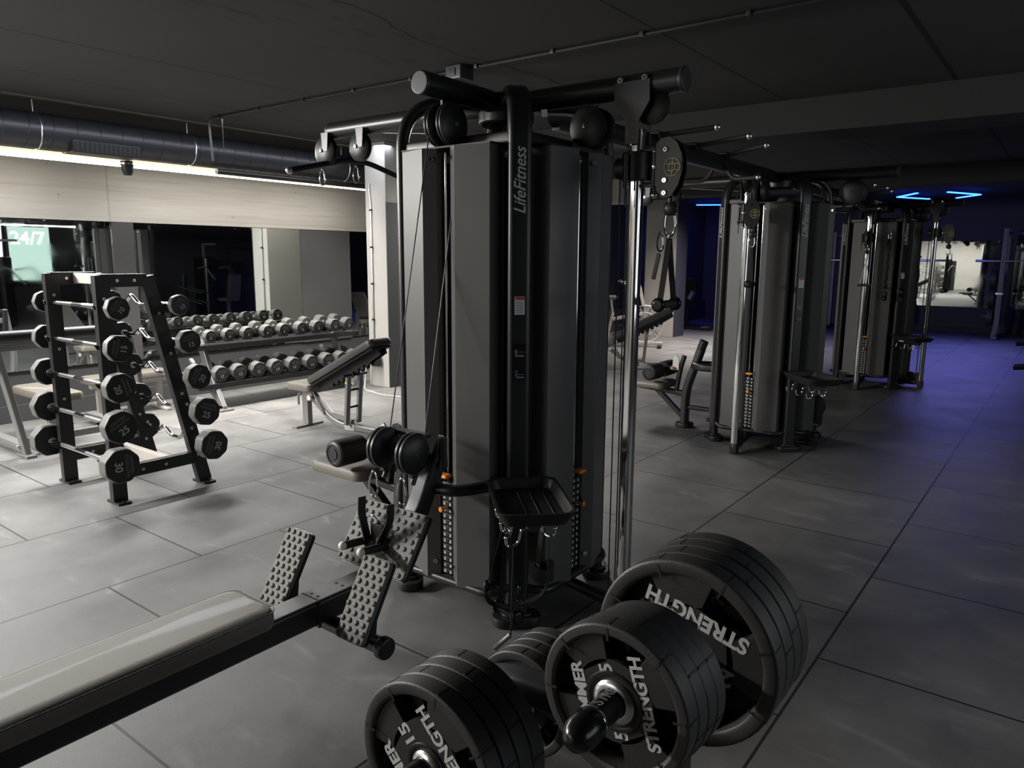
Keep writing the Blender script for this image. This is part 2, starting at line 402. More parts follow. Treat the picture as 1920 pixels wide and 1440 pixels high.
# mirrors on the left wall
def mirror_y(y0, y1, label, z0=.5, z1=1.98):
    o = MB().box((-8.207, (y0+y1)/2, (z0+z1)/2), (.012, y1-y0-.004, z1-z0-.004)).build('wall_mirror', 'mirror', smooth=False); tag(o, label, 'mirror', 'mirrors along the left wall')
mirror_y(.9, 3.78, 'frameless wall mirror left of the narrow grey pier')
mirror_y(4.0, 5.46, 'frameless wall mirror right of the narrow grey pier above the dumbbell rack')
mirror_y(5.46, 6.17, 'narrow frameless wall mirror left of the wide grey panel')
mirror_y(7.0, 8.5, 'frameless wall mirror beyond the wide grey panel beside the pale column')
for i, (x0, x1, lb) in enumerate(((-3.6, -1.45, 'wide mirror on the far dark wall left of the squat rack'), (-1.40, .6, 'far wall mirror behind the squat rack at right'))):
    o = MB().box(((x0+x1)/2, 19.68, 1.32), (x1-x0, .015, 1.48)).build('wall_mirror', 'mirror', smooth=False); tag(o, lb, 'mirror', 'mirrors on the far wall')
# columns / partition
struct('column', MB().box((-6.98, 6.75, 1.5), (.36, .72, 3.0), .004), 'column_paint', 'pale painted column with a conduit down its face')
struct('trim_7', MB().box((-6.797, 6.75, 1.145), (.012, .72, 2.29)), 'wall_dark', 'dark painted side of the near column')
struct('column', MB().box((-7.02, 14.6, 1.5), (.7, .5, 3.0), .004), 'column_paint', 'far column pale on its near face')
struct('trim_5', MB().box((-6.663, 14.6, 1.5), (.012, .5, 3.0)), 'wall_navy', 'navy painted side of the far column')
struct('trim_6', MB().box((-7.4, 12.0, 2.80), (1.6, .5, .4)), 'column_paint', 'pale downstand beam in the far left bay')
# ceiling beams
struct('ceiling_beam', MB().box((-.6, 7.12, 2.86), (8.6, .60, .29), .006), 'beam_black', 'dark concrete beam across the ceiling behind the first cable tower')
struct('ceiling_beam', MB().box((-2.4, 12.75, 2.86), (12, .55, .29), .006), 'beam_black', 'second ceiling beam in front of the blue arrows')
# round duct with seams, tray, hangers
t = thing('ventilation_duct', 'dark round spiral ventilation duct hung along the left wall under the ceiling', 'duct', (-7.6, 0, 2.73))
duct_ = MB().cyl((0, -8.0, 0), (0, 9.0, 0), .158, n=40).build('duct_pipe', 'duct', t)
mb = MB()
for i in range(56):
    y = -3.0+i*.2
    pts = [(.1595*math.cos(a), y+.05*a/PI, .1595*math.sin(a)) for a in [k*PI/16-PI/2 for k in range(33)]]
    mb.tube(pts, .0022, 5)
merge_into(duct_, mb.build('spiral_seam', 'black', t))
for y in (-.5, 2.9, 4.35, 6.4):
    m2 = MB(); m2.tube([(.163*math.cos(a), y, .163*math.sin(a)) for a in [k*PI/12 for k in range(24)]], .006, 6, closed=True); m2.cyl((0, y, .16), (0, y, .27), .005); m2.build('hanger_ring', 'zinc', t)
t = thing('cable_tray', 'black perforated cable tray running under the round duct', 'cable tray', (-7.725, 0, 2.605))
mb = MB(); mb.box((0, 2, 0), (.31, 20, .004)); mb.box((.155, 2, .02), (.004, 20, .05)); mb.build('tray_channel', 'black_matte', t)
mb = MB()
for i in range(60): mb.box((.158, 3.6+i*.05, .02), (.004, .022, .010), .002)  # pale slots stand for strip light shining through the perforations
o_ = mb.build('slot_row', 'sticker', t); o_['label'] = 'row of tray slots painted pale as light shining through'; o_['kind'] = 'stuff'
t = thing('light_strip', 'long white LED light strip behind the duct washing the concrete wall', 'lamp', (-8.235, 0, 2.566))
MB().box((0, 1.8, 0), (.022, 13, .012), .003).build('led_diffuser', 'led_white', t)
MB().box((.0, 1.8, -.0075), (.03, 13, .004)).build('led_channel', 'dull_chrome', t)
MB().box((.045, 1.8, .098), (.23, 13, .006)).build('spill_shield', 'black_matte', t)  # unseen lid added to keep strip light off the ceiling
t = thing('fan_unit', 'black slotted box unit under the duct above the pipe stub', 'ventilation box', (-7.55, 3.45, 2.62))
MB().box((0, 0, 0), (.24, .62, .11), .006).build('housing', 'black', t)
mb = MB()
for i in range(14): mb.box((.122, -.28+i*.043, 0), (.006, .014, .08))
mb.build('slot_row', 'black_matte', t)
t = thing('ceiling_spot', 'black cylindrical spotlight hanging under the duct over the mirrors', 'lamp', (-7.6, 3.70, 2.55))
M0 = MB().lathe([(0, 0), (.062, 0), (.064, -.03), (.056, -.05), (.052, -.10), (.035, -.135), (0, -.14)], 24).build('lamp_body', 'black', t)
MB().lathe([(.05, -.02), (.067, -.02), (.067, -.035), (.05, -.035)], 24).build('collar', 'dull_chrome', t)
# ceiling conduit with clips and box, vertical conduit on the column
t = thing('ceiling_conduit', 'thin black conduit clipped across the ceiling and bending down to the duct', 'conduit', (0, 4.3, CZ))
MB().tube(fil([(-7.10, .02, -.42), (-7.10, 0, -.015), (3.4, 0, -.015)], .12), .011, 8).build('pipe', 'black', t)
for x in [-6.9+i*.66 for i in range(14)]: MB().box((x, 0, -.014), (.03, .045, .03), .004).build('clip', 'black', t)
MB().cyl((-6.86, 0, -.015), (-6.86, 0, -.35), .004).build('drop_rod', 'black', t)
t = thing('junction_box', 'small dark junction box on the ceiling conduit above the first tower', 'junction box', (-3.74, 4.27, CZ))
MB().box((0, 0, -.05), (.15, .15, .10), .012).build('box_body', 'duct', t); MB().box((0, -.078, -.05), (.05, .01, .05), .004).build('cable_gland', 'black', t)
t = thing('column_conduit', 'thin conduit running down the pale column to a socket box', 'conduit', (-7.05, 6.38, 0))
MB().tube(fil([(-.02, .0, 2.52), (-.02, -.006, 2.44), (0, -.006, 2.3), (0, -.006, .42)], .05), .009, 8).build('pipe', 'dull_chrome', t)
for z in (2.2, 1.75, 1.3, .85): MB().box((0, -.008, z), (.04, .02, .025), .004).build('clip', 'black', t)
MB().box((0, -.01, .47), (.025, .03, .12), .006).build('coupling', 'dull_chrome', t)
t = thing('socket_box', 'small socket box low on the pale column with a white cable', 'socket', (-7.02, 6.33, .33))
MB().box((-.06, 0, 0), (.09, .08, .12), .01).build('white_socket', 'white_plastic', t); MB().box((.05, 0, 0), (.12, .08, .12), .01).build('dark_socket', 'black', t)
MB().tube(fil([(-.1, -.03, -.03), (-.12, -.05, -.30), (.1, -.25, -.325), (.5, -.35, -.325), (1.1, -.25, -.325)], .1), .006, 8).build('cable', 'white_plastic', t)
t = thing('service_pipe', 'dark horizontal service pipe under the cable tray along the left wall', 'pipe', (-7.5, 0, 2.47))
MB().cyl((0, 4.6, .06), (0, 8.6, .06), .03).build('pipe', 'black', t)
# blue arrow lamps
def arrow(name, p, label):
    t = thing('arrow_lamp', label, 'lamp', (0, 0, 0), group=None)
    for a, b in zip(p[:-1], p[1:]):
        MB().bar(a, b, .05, .02).build('led_tube', 'led_blue', t)
        MB().bar(V(a)+V((0, 0, .022)), V(b)+V((0, 0, .022)), .06, .02).build('housing', 'black', t)
arrow('a', [(-2.72, 16.75, 2.93), (-3.22, 17.6, 2.93), (-2.76, 18.5, 2.93)], 'blue glowing arrow tube lamp on the far ceiling pointing left')
arrow('b', [(-2.2, 16.8, 2.93), (-1.76, 17.8, 2.93), (-2.25, 18.5, 2.93)], 'blue glowing arrow tube lamp on the far ceiling pointing right')
arrow('c', [(-7.7, 17.6, 2.93), (-6.9, 18.0, 2.93)], 'single blue glowing tube on the far left ceiling')
t = thing('wall_spot', 'bright small spot lamp at the far right edge near the ceiling', 'lamp', (-.84, 15, 2.84))
MB().cyl((0, 0, .10), (0, 0, .155), .04).cyl((0, 0, .10), (.03, -.06, .03), .06).build('lamp_body', 'black', t); MB().sph((.035, -.075, .02), .045).build('bulb', 'spot_glow', t)
# windows on the right wall, seen in the mirrors
def window(n, y0, y1, m):
    w_ = MB().box((3.49, (y0+y1)/2, 1.65), (.02, y1-y0, 1.3)).build('window_%d' % n, m); w_['kind'] = 'structure'
    f = MB()
    for y in (y0, y1): f.box((3.47, y, 1.65), (.06, .06, 1.36), .005)
    for z in (1.0, 2.3): f.box((3.47, (y0+y1)/2, z), (.06, y1-y0, .06), .005)
    f.build('window_frame', 'wall_black', w_)
    return w_
w1 = window(1, 6.75, 7.7, 'window_light'); window(2, 5.5, 6.65, 'window_cream')
text('window_lettering', '24/7', .42, 'letter_glow', w1, frame_m((3.475, 7.2, 2.0), (0, 1, 0), (0, 0, 1)), bold=.008)
t = thing('ceiling_tube', 'white LED tube lamp along the right side ceiling seen in the mirror', 'lamp', (2.6, 6.7, 2.28))
MB().bar((0, -1.2, 0), (0, 1.2, 0), .05, .02).build('led_tube', 'led_tube', t); MB().bar((0, -1.2, .03), (0, 1.2, .03), .07, .03).build('housing', 'black', t)
for y in (-.9, .9): MB().cyl((0, y, .04), (0, y, .72), .006).build('hanging_rod', 'black', t)
# ------------------------------------------------------------------ cable towers
RZ = lambda a: Matrix.Rotation(a, 4, 'Z')
TR = lambda x, y, z: Matrix.Translation((x, y, z))
HU, HD = .338, .345
def pulley_bm(mb, c, ax, r=.088, wdt=.03):
    """pulley wheel with hub cap, axis ax"""
    q = V(ax).to_track_quat('Z', 'Y').to_matrix().to_4x4(); q.translation = V(c)
    mb.lathe([(0, -wdt*.9), (r*.62, -wdt*.9), (r*.9, -wdt*.55), (r, -wdt*.4), (r, -wdt*.15), (r*.93, 0), (r, wdt*.15), (r, wdt*.4), (r*.9, wdt*.55), (r*.62, wdt*.9), (0, wdt*.9)], 36, q)
def bolt(mb, c, ax, r=.009):
    q = V(ax).to_track_quat('Z', 'Y').to_matrix().to_4x4(); q.translation = V(c)
    mb.lathe([(r*.35, -.001), (r*.35, .004), (r, .004), (r*1.15, .001), (r*1.15, -.006), (0, -.006)], 14, q)
STACK = {}
def tower(cx, cy, label, rich=True):
    T = thing('cable_tower', label, 'cable machine', (cx, cy, 0))
    # corner posts with curved tops
    for i, (sx, sy) in enumerate(((1, -1), (-1, -1), (1, 1), (-1, 1))):
        x, y = sx*HU, sy*HD
        pts = fil([(x, y, .03), (x, y, 2.33), (x*.12, y*.12, 2.33)], .22, 12)
        d = V((x, y, 0)).normalized(); N = V((-d.y, d.x, 0))
        p = MB().sweep(pts, rrect(.056, .10, .024, 5), N).build('corner_post', 'black', T)
        L = (p.name)
        # lettering running up the outer face
        wq = V((x, y, 0))+d*.0285
        text('post_lettering', 'LifeFitness', .068, 'print_white', p, frame_m((wq.x, wq.y, 1.945), (0, 0, 1), (d.y, -d.x, 0)), bold=.0006, shear=.35, sx=.92, label='pale script lettering')
        mb = MB(); mb.prism(rrect(.13, .225, .060, 6), 0, .045, TR(x, y, 0) @ RZ(math.atan2(N.y, N.x)+PI/2), .01)
        mb.prism(rrect(.09, .14, .040, 6), .045, .058, TR(x, y, 0) @ RZ(math.atan2(N.y, N.x)+PI/2), .006)
        mb.build('foot_pad', 'plastic', T)
        if i == 0:
            R_ = frame_m((wq.x, wq.y, 0), (-d.y, d.x, 0), (0, 0, 1))
            s = MB().box((0, 1.44, .001), (.042, .075, .002), M=R_).build('warning_label', 'sticker', p, 'pale warning label')
            MB().box((0, 1.470, .0022), (.040, .012, .002), M=R_).build('label_header', 'red_label', s) if False else MB().box((0, 1.470, .0022), (.040, .012, .002), M=R_).build('label_header', 'red_label', p, 'red strip on the warning label')
            m2 = MB()
            for k in range(7): m2.box((-.001, 1.456-.0075*k, .0022), (.034, .003, .001), M=R_)
            m2.build('label_text', 'print_grey', p)
            MB().box((0, 1.20, .001), (.055, .16, .001), M=R_).build('instruction_label', 'glossy', p, 'dark instruction label')
            m2 = MB(); m2.box((0, 1.245, .002), (.05, .002, .001), M=R_).box((-.014, 1.24, .002), (.008, .03, .001), M=R_).box((.005, 1.228, .002), (.03, .008, .001), M=R_)
            m2.box((.004, 1.148, .002), (.035, .0025, .001), M=R_).box((.005, 1.136, .002), (.03, .007, .001), M=R_); m2.build('instruction_print', 'print_grey', p)
            MB().box((-.013, 1.152, .0022), (.010, .03, .001), M=R_).build('instruction_print', 'blue_print', p, 'blue figure on the instruction label')
    # top hub
    MB().cyl((0, 0, 2.24), (0, 0, 2.375), .13, n=28, bev=.02).build('top_hub', 'black', T)
    for ang, h in ((0, HD), (PI/2, HU), (PI, HD), (-PI/2, HU)):
        hu = HU if h == HD else HD
        F = RZ(ang) @ TR(0, -h, 0)
        mb = MB(); mb.M = F
        mb.bar((-hu+.02, 0, 2.125), (hu-.02, 0, 2.125), .045, .05, bev=.012)
        mb.build('top_rail', 'black', T)
        mb = MB(); mb.M = F
        mb.tube(fil([(-hu+.02, 0, .17), (-hu+.08, -.10, .15), (hu-.08, -.10, .15), (hu-.02, 0, .17)], .05), .019, 12)
        mb.build('bottom_rail', 'black', T)
        # v shaped shrouds
        for s in (-1, 1):
            poly = [(s*.250, .01), (s*.250, -.088), (s*.092, -.127), (s*.040, -.092), (s*.040, -.04), (s*.048, -.04), (s*.048, -.084), (s*.092, -.115), (s*.241, -.078), (s*.241, .01)]
            if s < 0: poly = poly[::-1]
            mb = MB(); mb.M = F; mb.prism(poly, .15, 2.095)
            o = mb.build('shroud', 'shroud', T, smooth=False)
            mb = MB(); mb.M = F
            q = (s*.058, -.107); nn = V((-s*.039, -.063, 0)).normalized()
            for z in (2.05, .23): bolt(mb, (q[0]+nn.x*.002, q[1]+nn.y*.002, z), nn, .010)
            build_each(mb, 'shroud_bolt', 'chrome', T)
        mb = MB(); mb.M = F
        for s in (-1, 1): mb.cyl((s*.022, -.055, .16), (s*.022, -.055, 2.08), .0065, n=12)
        build_each(mb, 'guide_rod', 'chrome', T)
        # weight stack
        st = MB(); st.M = F; st.box((0, -.035, .15), (.075, .10, .03), .004); ws = st.build('weight_stack', 'black_matte', T)
        if rich:
            for k in range(15):
                if 'p' not in STACK:
                    m2 = MB(); m2.box((0, 0, 0), (.075, .10, .027), .003); m2.box((-.0, -.051, 0), (.008, .003, .010)); STACK['p'] = m2.build('weight_plate', 'black', None); me = STACK['p'].data; bpy.data.objects.remove(STACK['p'])
                    STACK['p'] = me
                    m3 = MB(); m3.box((-.017, -.0512, 0), (.009, .002, .011)); m3.box((.017, -.0512, 0), (.009, .002, .011)); q = m3.build('plate_label', 'print_white', None); STACK['l'] = q.data; bpy.data.objects.remove(q)
                o = bpy.data.objects.new('weight_plate', STACK['p']); COL.objects.link(o); o.parent = ws; o.matrix_local = F @ TR(0, -.035, .185+.03*k)
            mb = MB(); mb.M = F
            for k in range(15):
                for s in (-1, 1): mb.box((s*.017, -.0865, .185+.03*k), (.011, .002, .013))
            mb.build('plate_label', 'print_white', ws, 'pale weight numbers on the plates')['kind'] = 'stuff'
            MB_ = MB(); MB_.M = F; MB_.box((-.0, -.105, .655), (.058, .045, .018), .008); MB_.build('selector_handle', 'orange', T, 'orange selector handle')
            MB_ = MB(); MB_.M = F; MB_.cyl((0, -.08, .50), (-.0, -.115, .50), .006).cyl((0, -.115, .50), (0, -.135, .50), .013, bev=.004).build('weight_pin', 'orange', T, 'orange weight pin')
            MB_ = MB(); MB_.M = F; MB_.tube(fil([(0, -.13, .50), (-.03, -.13, .54), (-.015, -.11, .65)], .03), .003, 6).build('pin_cord', 'black', T)
        mb = MB(); mb.M = F; mb.cyl((0, -.03, .65), (0, -.03, 2.2), .003, n=8); mb.build('stack_cable', 'black', T)
        # top plate under the pulleys
        mb = MB(); mb.M = F; mb.box((0, .03, 2.10), (hu*1.5, .24, .008)); mb.build('top_plate', 'black_matte', T)
    MB().box((0, 0, 1.10), (.52, .54, 1.92), .01).build('inner_panel', 'black_matte', T)
    return T
def face(ang, h): return RZ(ang) @ TR(0, -h, 0)
def top_arm(T, ang, length, tip=True, r=.048, pull=((.40, .09), ), sag=False):
    F = RZ(ang); mb = MB(); mb.M = F
    mb.tube(fil([(0, 0, 2.29), (0, -.10, 2.335), (0, -length, 2.335)], .08), r, 20)
    a = mb.build('top_arm', 'black', T)
    if tip:
        mb = MB(); mb.M = F; mb.cyl((0, -length+.005, 2.335), (0, -length-.018, 2.335), r*1.03, n=24, bev=.008); mb.build('end_cap', 'column_paint' if False else 'duct', T)
    for d, rr in pull:
        mb = MB(); mb.M = F
        for s in (-1, 1): pulley_bm(mb, (s*.035, -d, 2.19), (1, 0, 0), rr)
        build_each(mb, 'top_pulley', 'plastic', T)
        mb = MB(); mb.M = F
        for s in (-1, 1): bolt(mb, (s*.064, -d, 2.19), (s, 0, 0), .009)
        build_each(mb, 'pulley_bolt', 'chrome', T)
        mb = MB(); mb.M = F
        mb.box((0, -d, 2.27), (.012, .05, .14))
        mb.build('pulley_bracket', 'black', T)
def chrome_pole(T, ang, dist, zc=2.0, swing=0., low=True):
    """adjustable pulley column in front of a face; zc = carriage height"""
    F = RZ(ang); D = -dist
    mb = MB(); mb.M = F; mb.sweep([(0, D, .02), (0, D, 2.16)], rrect(.056, .056, .018, 4), (0, 1, 0)); P = mb.build('chrome_column', 'chrome', T, 'polished chrome column')
    mb = MB(); mb.M = F; mb.box((0, D, .045), (.066, .066, .09), .008); mb.bar((0, D, .05), (0, -HD, .10), .05, .04, bev=.01); mb.build('column_base', 'black', T)
    mb = MB(); mb.M = F; bolt(mb, (0, D-.034, .07), (0, -1, 0), .008); bolt(mb, (0, D-.030, 2.15), (0, -1, 0), .011); bolt(mb, (-.03, D, 2.15), (-1, 0, 0), .011); bolt(mb, (-.055, D-.05, 2.352), (-1, 0, 0), .012); bolt(mb, (-.055, D+.06, 2.352), (-1, 0, 0), .012); build_each(mb, 'bolt', 'chrome', T)
    # tapered bracket between arm and column
    mb = MB()
    mb.M = F @ frame_m((-.056, D, 0), (0, 1, 0), (0, 0, 1))
    mb.prism([(-.03, 2.10), (.03, 2.10), (.03, 2.19), (.085, 2.26), (.085, 2.345), (-.075, 2.345), (-.075, 2.26), (-.03, 2.19)], 0, .006, bev=.001)
    mb.M = F @ frame_m((.050, D, 0), (0, 1, 0), (0, 0, 1))
    mb.prism([(-.03, 2.10), (.03, 2.10), (.03, 2.19), (.085, 2.26), (.085, 2.345), (-.075, 2.345), (-.075, 2.26), (-.03, 2.19)], 0, .006, bev=.001)
    build_each(mb, 'column_bracket', 'duct', T)
    mb = MB(); mb.M = F; pulley_bm(mb, (0, D-.06, 2.25), (1, 0, 0), .075, .022); mb.build('guide_pulley', 'plastic', T)
    # carriage sleeve
    mb = MB(); mb.M = F; mb.cyl((0, D, zc-.055), (0, D, zc+.06), .062, n=28, bev=.006); mb.cyl((0, D, zc), (0, D+.09, zc), .045, n=20, bev=.006); mb.build('carriage_sleeve', 'plastic', T)
    mb = MB(); mb.M = F; mb.tube([(-.075, D+.01, zc-.09), (-.075, D+.01, zc+.05)], .010, 10); mb.cyl((-.075, D+.01, zc-.09), (-.075, D+.01, zc-.16), .004); mb.build('carriage_lever', 'black', T)
    # swivel and pulley housing with emblem
    H = F @ TR(0, D-.085, 0) @ RZ(swing)
    mb = MB(); mb.M = H; mb.cyl((0, 0, zc-.085), (0, 0, zc+.075), .017, n=14); mb.cyl((0, 0, zc-.11), (0, 0, zc-.085), .010); mb.box((0, .02, zc-.075), (.05, .06, .012), .003).box((0, .02, zc+.065), (.05, .06, .012), .003)
    mb.build('swivel', 'plastic', T)
    mb = MB(); mb.M = H; mb.lathe([(.020, zc-.08), (.021, zc-.07), (.019, zc-.065)], 14).lathe([(.020, zc+.068), (.021, zc+.06), (.019, zc+.055)], 14).lathe([(.019, zc-.01), (.022, zc), (.019, zc+.01)], 14).sph((0, 0, zc-.115), .013); build_each(mb, 'swivel_collar', 'chrome', T)
    n = 18
    out = [(-.055+.052*math.cos(a), zc+.035+.075*math.sin(a)) for a in [PI*.04*k for k in range(0, 26)]]
    prof = [(-.012, zc+.085), (-.03, zc+.105), (-.07, zc+.11), (-.105, zc+.085), (-.125, zc+.04), (-.13, zc-.02), (-.115, zc-.08), (-.085, zc-.125), (-.05, zc-.13), (-.02, zc-.10), (-.012, zc-.06)]
    for s in (-1, 1):
        mb = MB(); mb.M = H @ frame_m((s*.022-.003, 0, 0), (0, 1, 0), (0, 0, 1)); mb.prism(prof, 0, .006, bev=.0015); pl = mb.build('pulley_housing', 'plastic', T)
        mb = MB(); mb.M = H
        for y, z in ((-.055, zc+.06), (-.055, zc-.06), (-.055, zc-.11)): bolt(mb, (s*.027, y, z), (s, 0, 0), .009)
        build_each(mb, 'housing_bolt', 'chrome', pl)
        q = H @ frame_m((s*.0275, -.088, zc-.01), (0, s, 0), (0, 0, 1))
        mb = MB(); mb.M = q; mb.tube([(.034*math.cos(a), .034*math.sin(a), 0) for a in [k*PI/16 for k in range(32)]], .0016, 6, closed=True); mb.box((0, .012, 0), (.056, .0018, .0015)).box((0, -.012, 0), (.056, .0018, .0015)).box((0, 0, 0), (.0022, .060, .0015))
        mb.tube([(.012*math.cos(a), .018*math.sin(a), 0) for a in [k*PI/8 for k in range(16)]], .0014, 5, closed=True); mb.build('emblem', 'gold', pl, 'round gold emblem')
        text('emblem_lettering', 'RH', .022, 'gold', pl, q, ext=.0008) if False else None
    mb = MB(); mb.M = H; pulley_bm(mb, (0, -.065, zc+.02), (1, 0, 0), .055, .018); pulley_bm(mb, (0, -.075, zc-.17), (1, 0, 0), .030, .018); build_each(mb, 'pulley_wheel', 'plastic', T)
    mb = MB(); mb.M = H; mb.cyl((0, -.075, zc-.12), (0, -.075, zc-.165), .014, bev=.003); mb.build('cable_stop', 'black', T)
    q = H @ V((0, -.075, zc-.165)); mb = MB(); mb.M = F
    mb.cyl((-.03, D+.06, .12), (-.03, D+.06, zc), .003, n=8).cyl((.03, D+.06, .12), (.03, D+.06, 2.2), .003, n=8); build_each(mb, 'column_cable', 'black', T)
    if low:
      mb = MB(); mb.M = F; mb.prism([(-.02, 0), (.17, 0), (.16, .07), (.10, .14), (.02, .17), (-.02, .17)], -.012, .012, frame_m((0, D, .03), (0, 1, 0), (0, 0, 1)), .003); pulley_bm(mb, (0, D+.12, .12), (1, 0, 0), .075, .02); mb.build('floor_pulley', 'plastic', T)
    return T.matrix_basis @ q
def carabiner_mesh(mb, c, h=.085, w=.036, r=.0038, ax=(1, 0, 0), rot=0.):
    ax = V(ax).normalized(); pts = []
    for k in range(28):
        a = 2*PI*k/28; x = math.cos(a); z = math.sin(a)
        pts.append(V(c)+ax*(w*.5*x*(1.0-.35*(z+1)/2))+V((0, 0, 1))*(h*.5*z))
    mb.tube(pts, r, 8, closed=True)
    mb.sph(pts[7], r*1.7, n=8)
def carabiner(c, label, ax=(1, 0, 0), h=.085, w=.036, grp='steel snap hooks'):
    t = thing('carabiner', label, 'carabiner', c)
    mb = MB(); carabiner_mesh(mb, (0, 0, 0), h, w, ax=ax); mb.build('hook_body', 'chrome', t)
    mb = MB(); a = V(ax).normalized(); mb.cyl(a*(w*.42)+V((0, 0, -.012)), a*(w*.33)+V((0, 0, .02)), .0052, n=10); mb.build('gate_sleeve', 'zinc', t)
    return t
def strap_handle(c, label, rz=0., h=.19, w=.13):
    t = thing('strap_handle', label, 'cable handle', c, rz)
    mb = MB()
    for s in (-1, 1): mb.sweep(fil([(0, 0, 0), (s*.006, 0, -.03), (s*w*.38, 0, -h)], .02), rrect(.003, .026, .001, 1), (0, 1, 0))
    mb.build('strap', 'strap', t)
    MB().cyl((-w*.40, 0, -h-.01), (w*.40, 0, -h-.01), .017, n=18, bev=.004).build('grip_bar', 'grip', t)
    for s in (-1, 1): MB().cyl((s*w*.40, 0, -h-.01), (s*w*.52, 0, -h-.01), .029, n=20, bev=.013).build('end_flange', 'glossy', t)
    MB().tube([(.012*math.cos(a), 0, .008+.012*math.sin(a)) for a in [k*PI/8 for k in range(16)]], .003, 6, closed=True).build('ring', 'chrome', t)
    return t
def tray(T, hooks=True):
    """rounded accessory tray fixed to the corner post facing the aisle"""
    F = TR(HU, -HD, 0) @ RZ(-PI/4)      # local x points outward from the corner
    mb = MB(); mb.M = F
    mb.tube([(.0, 0, .635), (.44, 0, .635)], .028, 16); mb.build('tray_arm', 'black', T)
    mb = MB(); mb.M = F; mb.cyl((.44, 0, .635), (.458, 0, .635), .030, n=20, bev=.008); mb.build('end_cap', 'duct', T)
    prof = rrect(.475, .30, .05, 5)
    outer = prof; inner = [(a*.90, b*.86) for a, b in prof]
    t = bmesh.new(); n = len(prof); off = .315; z0, z1, zt = .655, .712, .672
    rings = []
    for sc, z in (((.86, .82), z0), ((1.0, 1.0), z1-.006), ((1.0, 1.0), z1), ((.955, .93), z1), ((.93, .885), z1-.006), ((.87, .80), zt)):
        rings.append([t.verts.new((off+a*sc[0], b*sc[1], z)) for a, b in prof])
    for A, B in zip(rings[:-1], rings[1:]):
        for j in range(n): t.faces.new((A[j], A[(j+1) % n], B[(j+1) % n], B[j]))
    t.faces.new(rings[0][::-1]); t.faces.new(rings[-1]); bmesh.ops.recalc_face_normals(t, faces=t.faces)
    mb = MB(); mb.M = F; mb.add(t); tr = mb.build('tray', 'plastic', T)
    mb = MB(); mb.M = F
    for s in (-1, 1):
        for k in (0, 1):
            pts = [(off-.17, s*(.03+.055*k), .6735), (off-.12, s*(.025+.055*k), .6735), (off+.12, s*(.025+.055*k), .6735), (off+.17, s*(.05+.055*k), .6735)]
            mb.tube(pts, .0022, 6)
    merge_into(tr, mb.build('tray_ridge', 'plastic', tr))
    if hooks:
        for i, (x, y) in enumerate(((.10, -.03), (.18, .035), (.26, -.03), (.34, .035), (.42, -.03))):
            s = 1 if y > 0 else -1
            mb = MB(); mb.M = F; mb.tube(fil([(x, 0, .612), (x, s*.045, .612), (x, s*.055, .55), (x, s*.10, .535), (x, s*.105, .575)], .022), .0052, 8); mb.sph((x, s*.105, .575), .0075, n=8); mb.build('accessory_hook', 'chrome', T)
        mb = MB(); mb.M = F; mb.box((.16, -.0295, .637), (.09, .003, .022)); mb.build('label', 'sticker', T, 'small pale label')
T1 = (-2.208, 2.85); T2 = (-2.19, 6.74); T3 = (-2.12, 10.76)
t1 = tower(*T1, 'nearest black cable tower, the largest, with a dark tray on its corner post')
t2 = tower(*T2, 'second black cable tower behind the nearest one, with white hooks under its tray')
t3 = tower(*T3, 'third and farthest black cable tower beside the blue lit floor')
# top arms (angle 0 faces -Y, PI/2 faces +X)
top_arm(t1, 0, .56, pull=((.42, .088),)); top_arm(t1, PI/2, .88, pull=((.47, .085),)); top_arm(t1, -PI/2, 1.24, pull=())
top_arm(t2, PI/2, .94, pull=((.62, .10),)); top_arm(t2, -PI/2, 1.5, pull=()); top_arm(t2, 0, .80, pull=((.43, .085),)); top_arm(t2, PI, 1.9, False, pull=())
top_arm(t3, 0, .80, pull=((.43, .085),)); top_arm(t3, PI/2, .88, pull=((.47, .085),)); top_arm(t3, -PI/2, 1.2, pull=())
for T in (t1, t2, t3):
    F = RZ(-PI/2)
    for d, r in ((1.27, .082), (.98, .075)):
        mb = MB(); mb.M = F; pulley_bm(mb, (.03, -d, 2.225), (1, 0, 0), r, .035); mb.build('lat_pulley', 'plastic', T)
        mb = MB(); mb.M = F; bolt(mb, (.067, -d, 2.225), (1, 0, 0), .009); bolt(mb, (-.01, -d+.0, 2.31), (1, 0, 0), .008); build_each(mb, 'pulley_bolt', 'chrome', T)
        mb = MB(); mb.M = F; mb.prism([(-.03, 0), (.03, 0), (.02, -.10), (-.02, -.10)], -.004, .004, frame_m((.06, -d+.03, 2.32), (0, 1, 0), (0, 0, 1)), .001); mb.build('pulley_bracket', 'black', T)
    mb = MB(); mb.M = F; mb.cyl((0, -.95, 2.30), (0, -.35, 2.24), .003, n=6); mb.build('arm_cable', 'black', T)
tray(t1, True); tray(t2); tray(t3)
c1 = chrome_pole(t1, PI/2, .690, 2.01, 0, False)
c2 = chrome_pole(t2, 0, .72, 2.0, 1.8)
c3a = chrome_pole(t3, 0, .72, 1.9, .4)
c3b = chrome_pole(t3, PI/2, .62, 1.97, .0)
# stickers on the hub of the first tower
MB().box((-.16, -.335, 2.185), (.045, .003, .045), rot=(0, .25, 0)).build('label', 'sticker', t1, 'small pale sticker')
MB().box((.335, -.17, 2.24), (.003, .04, .03), rot=(.2, 0, 0)).build('label', 'sticker', t1, 'small pale sticker')
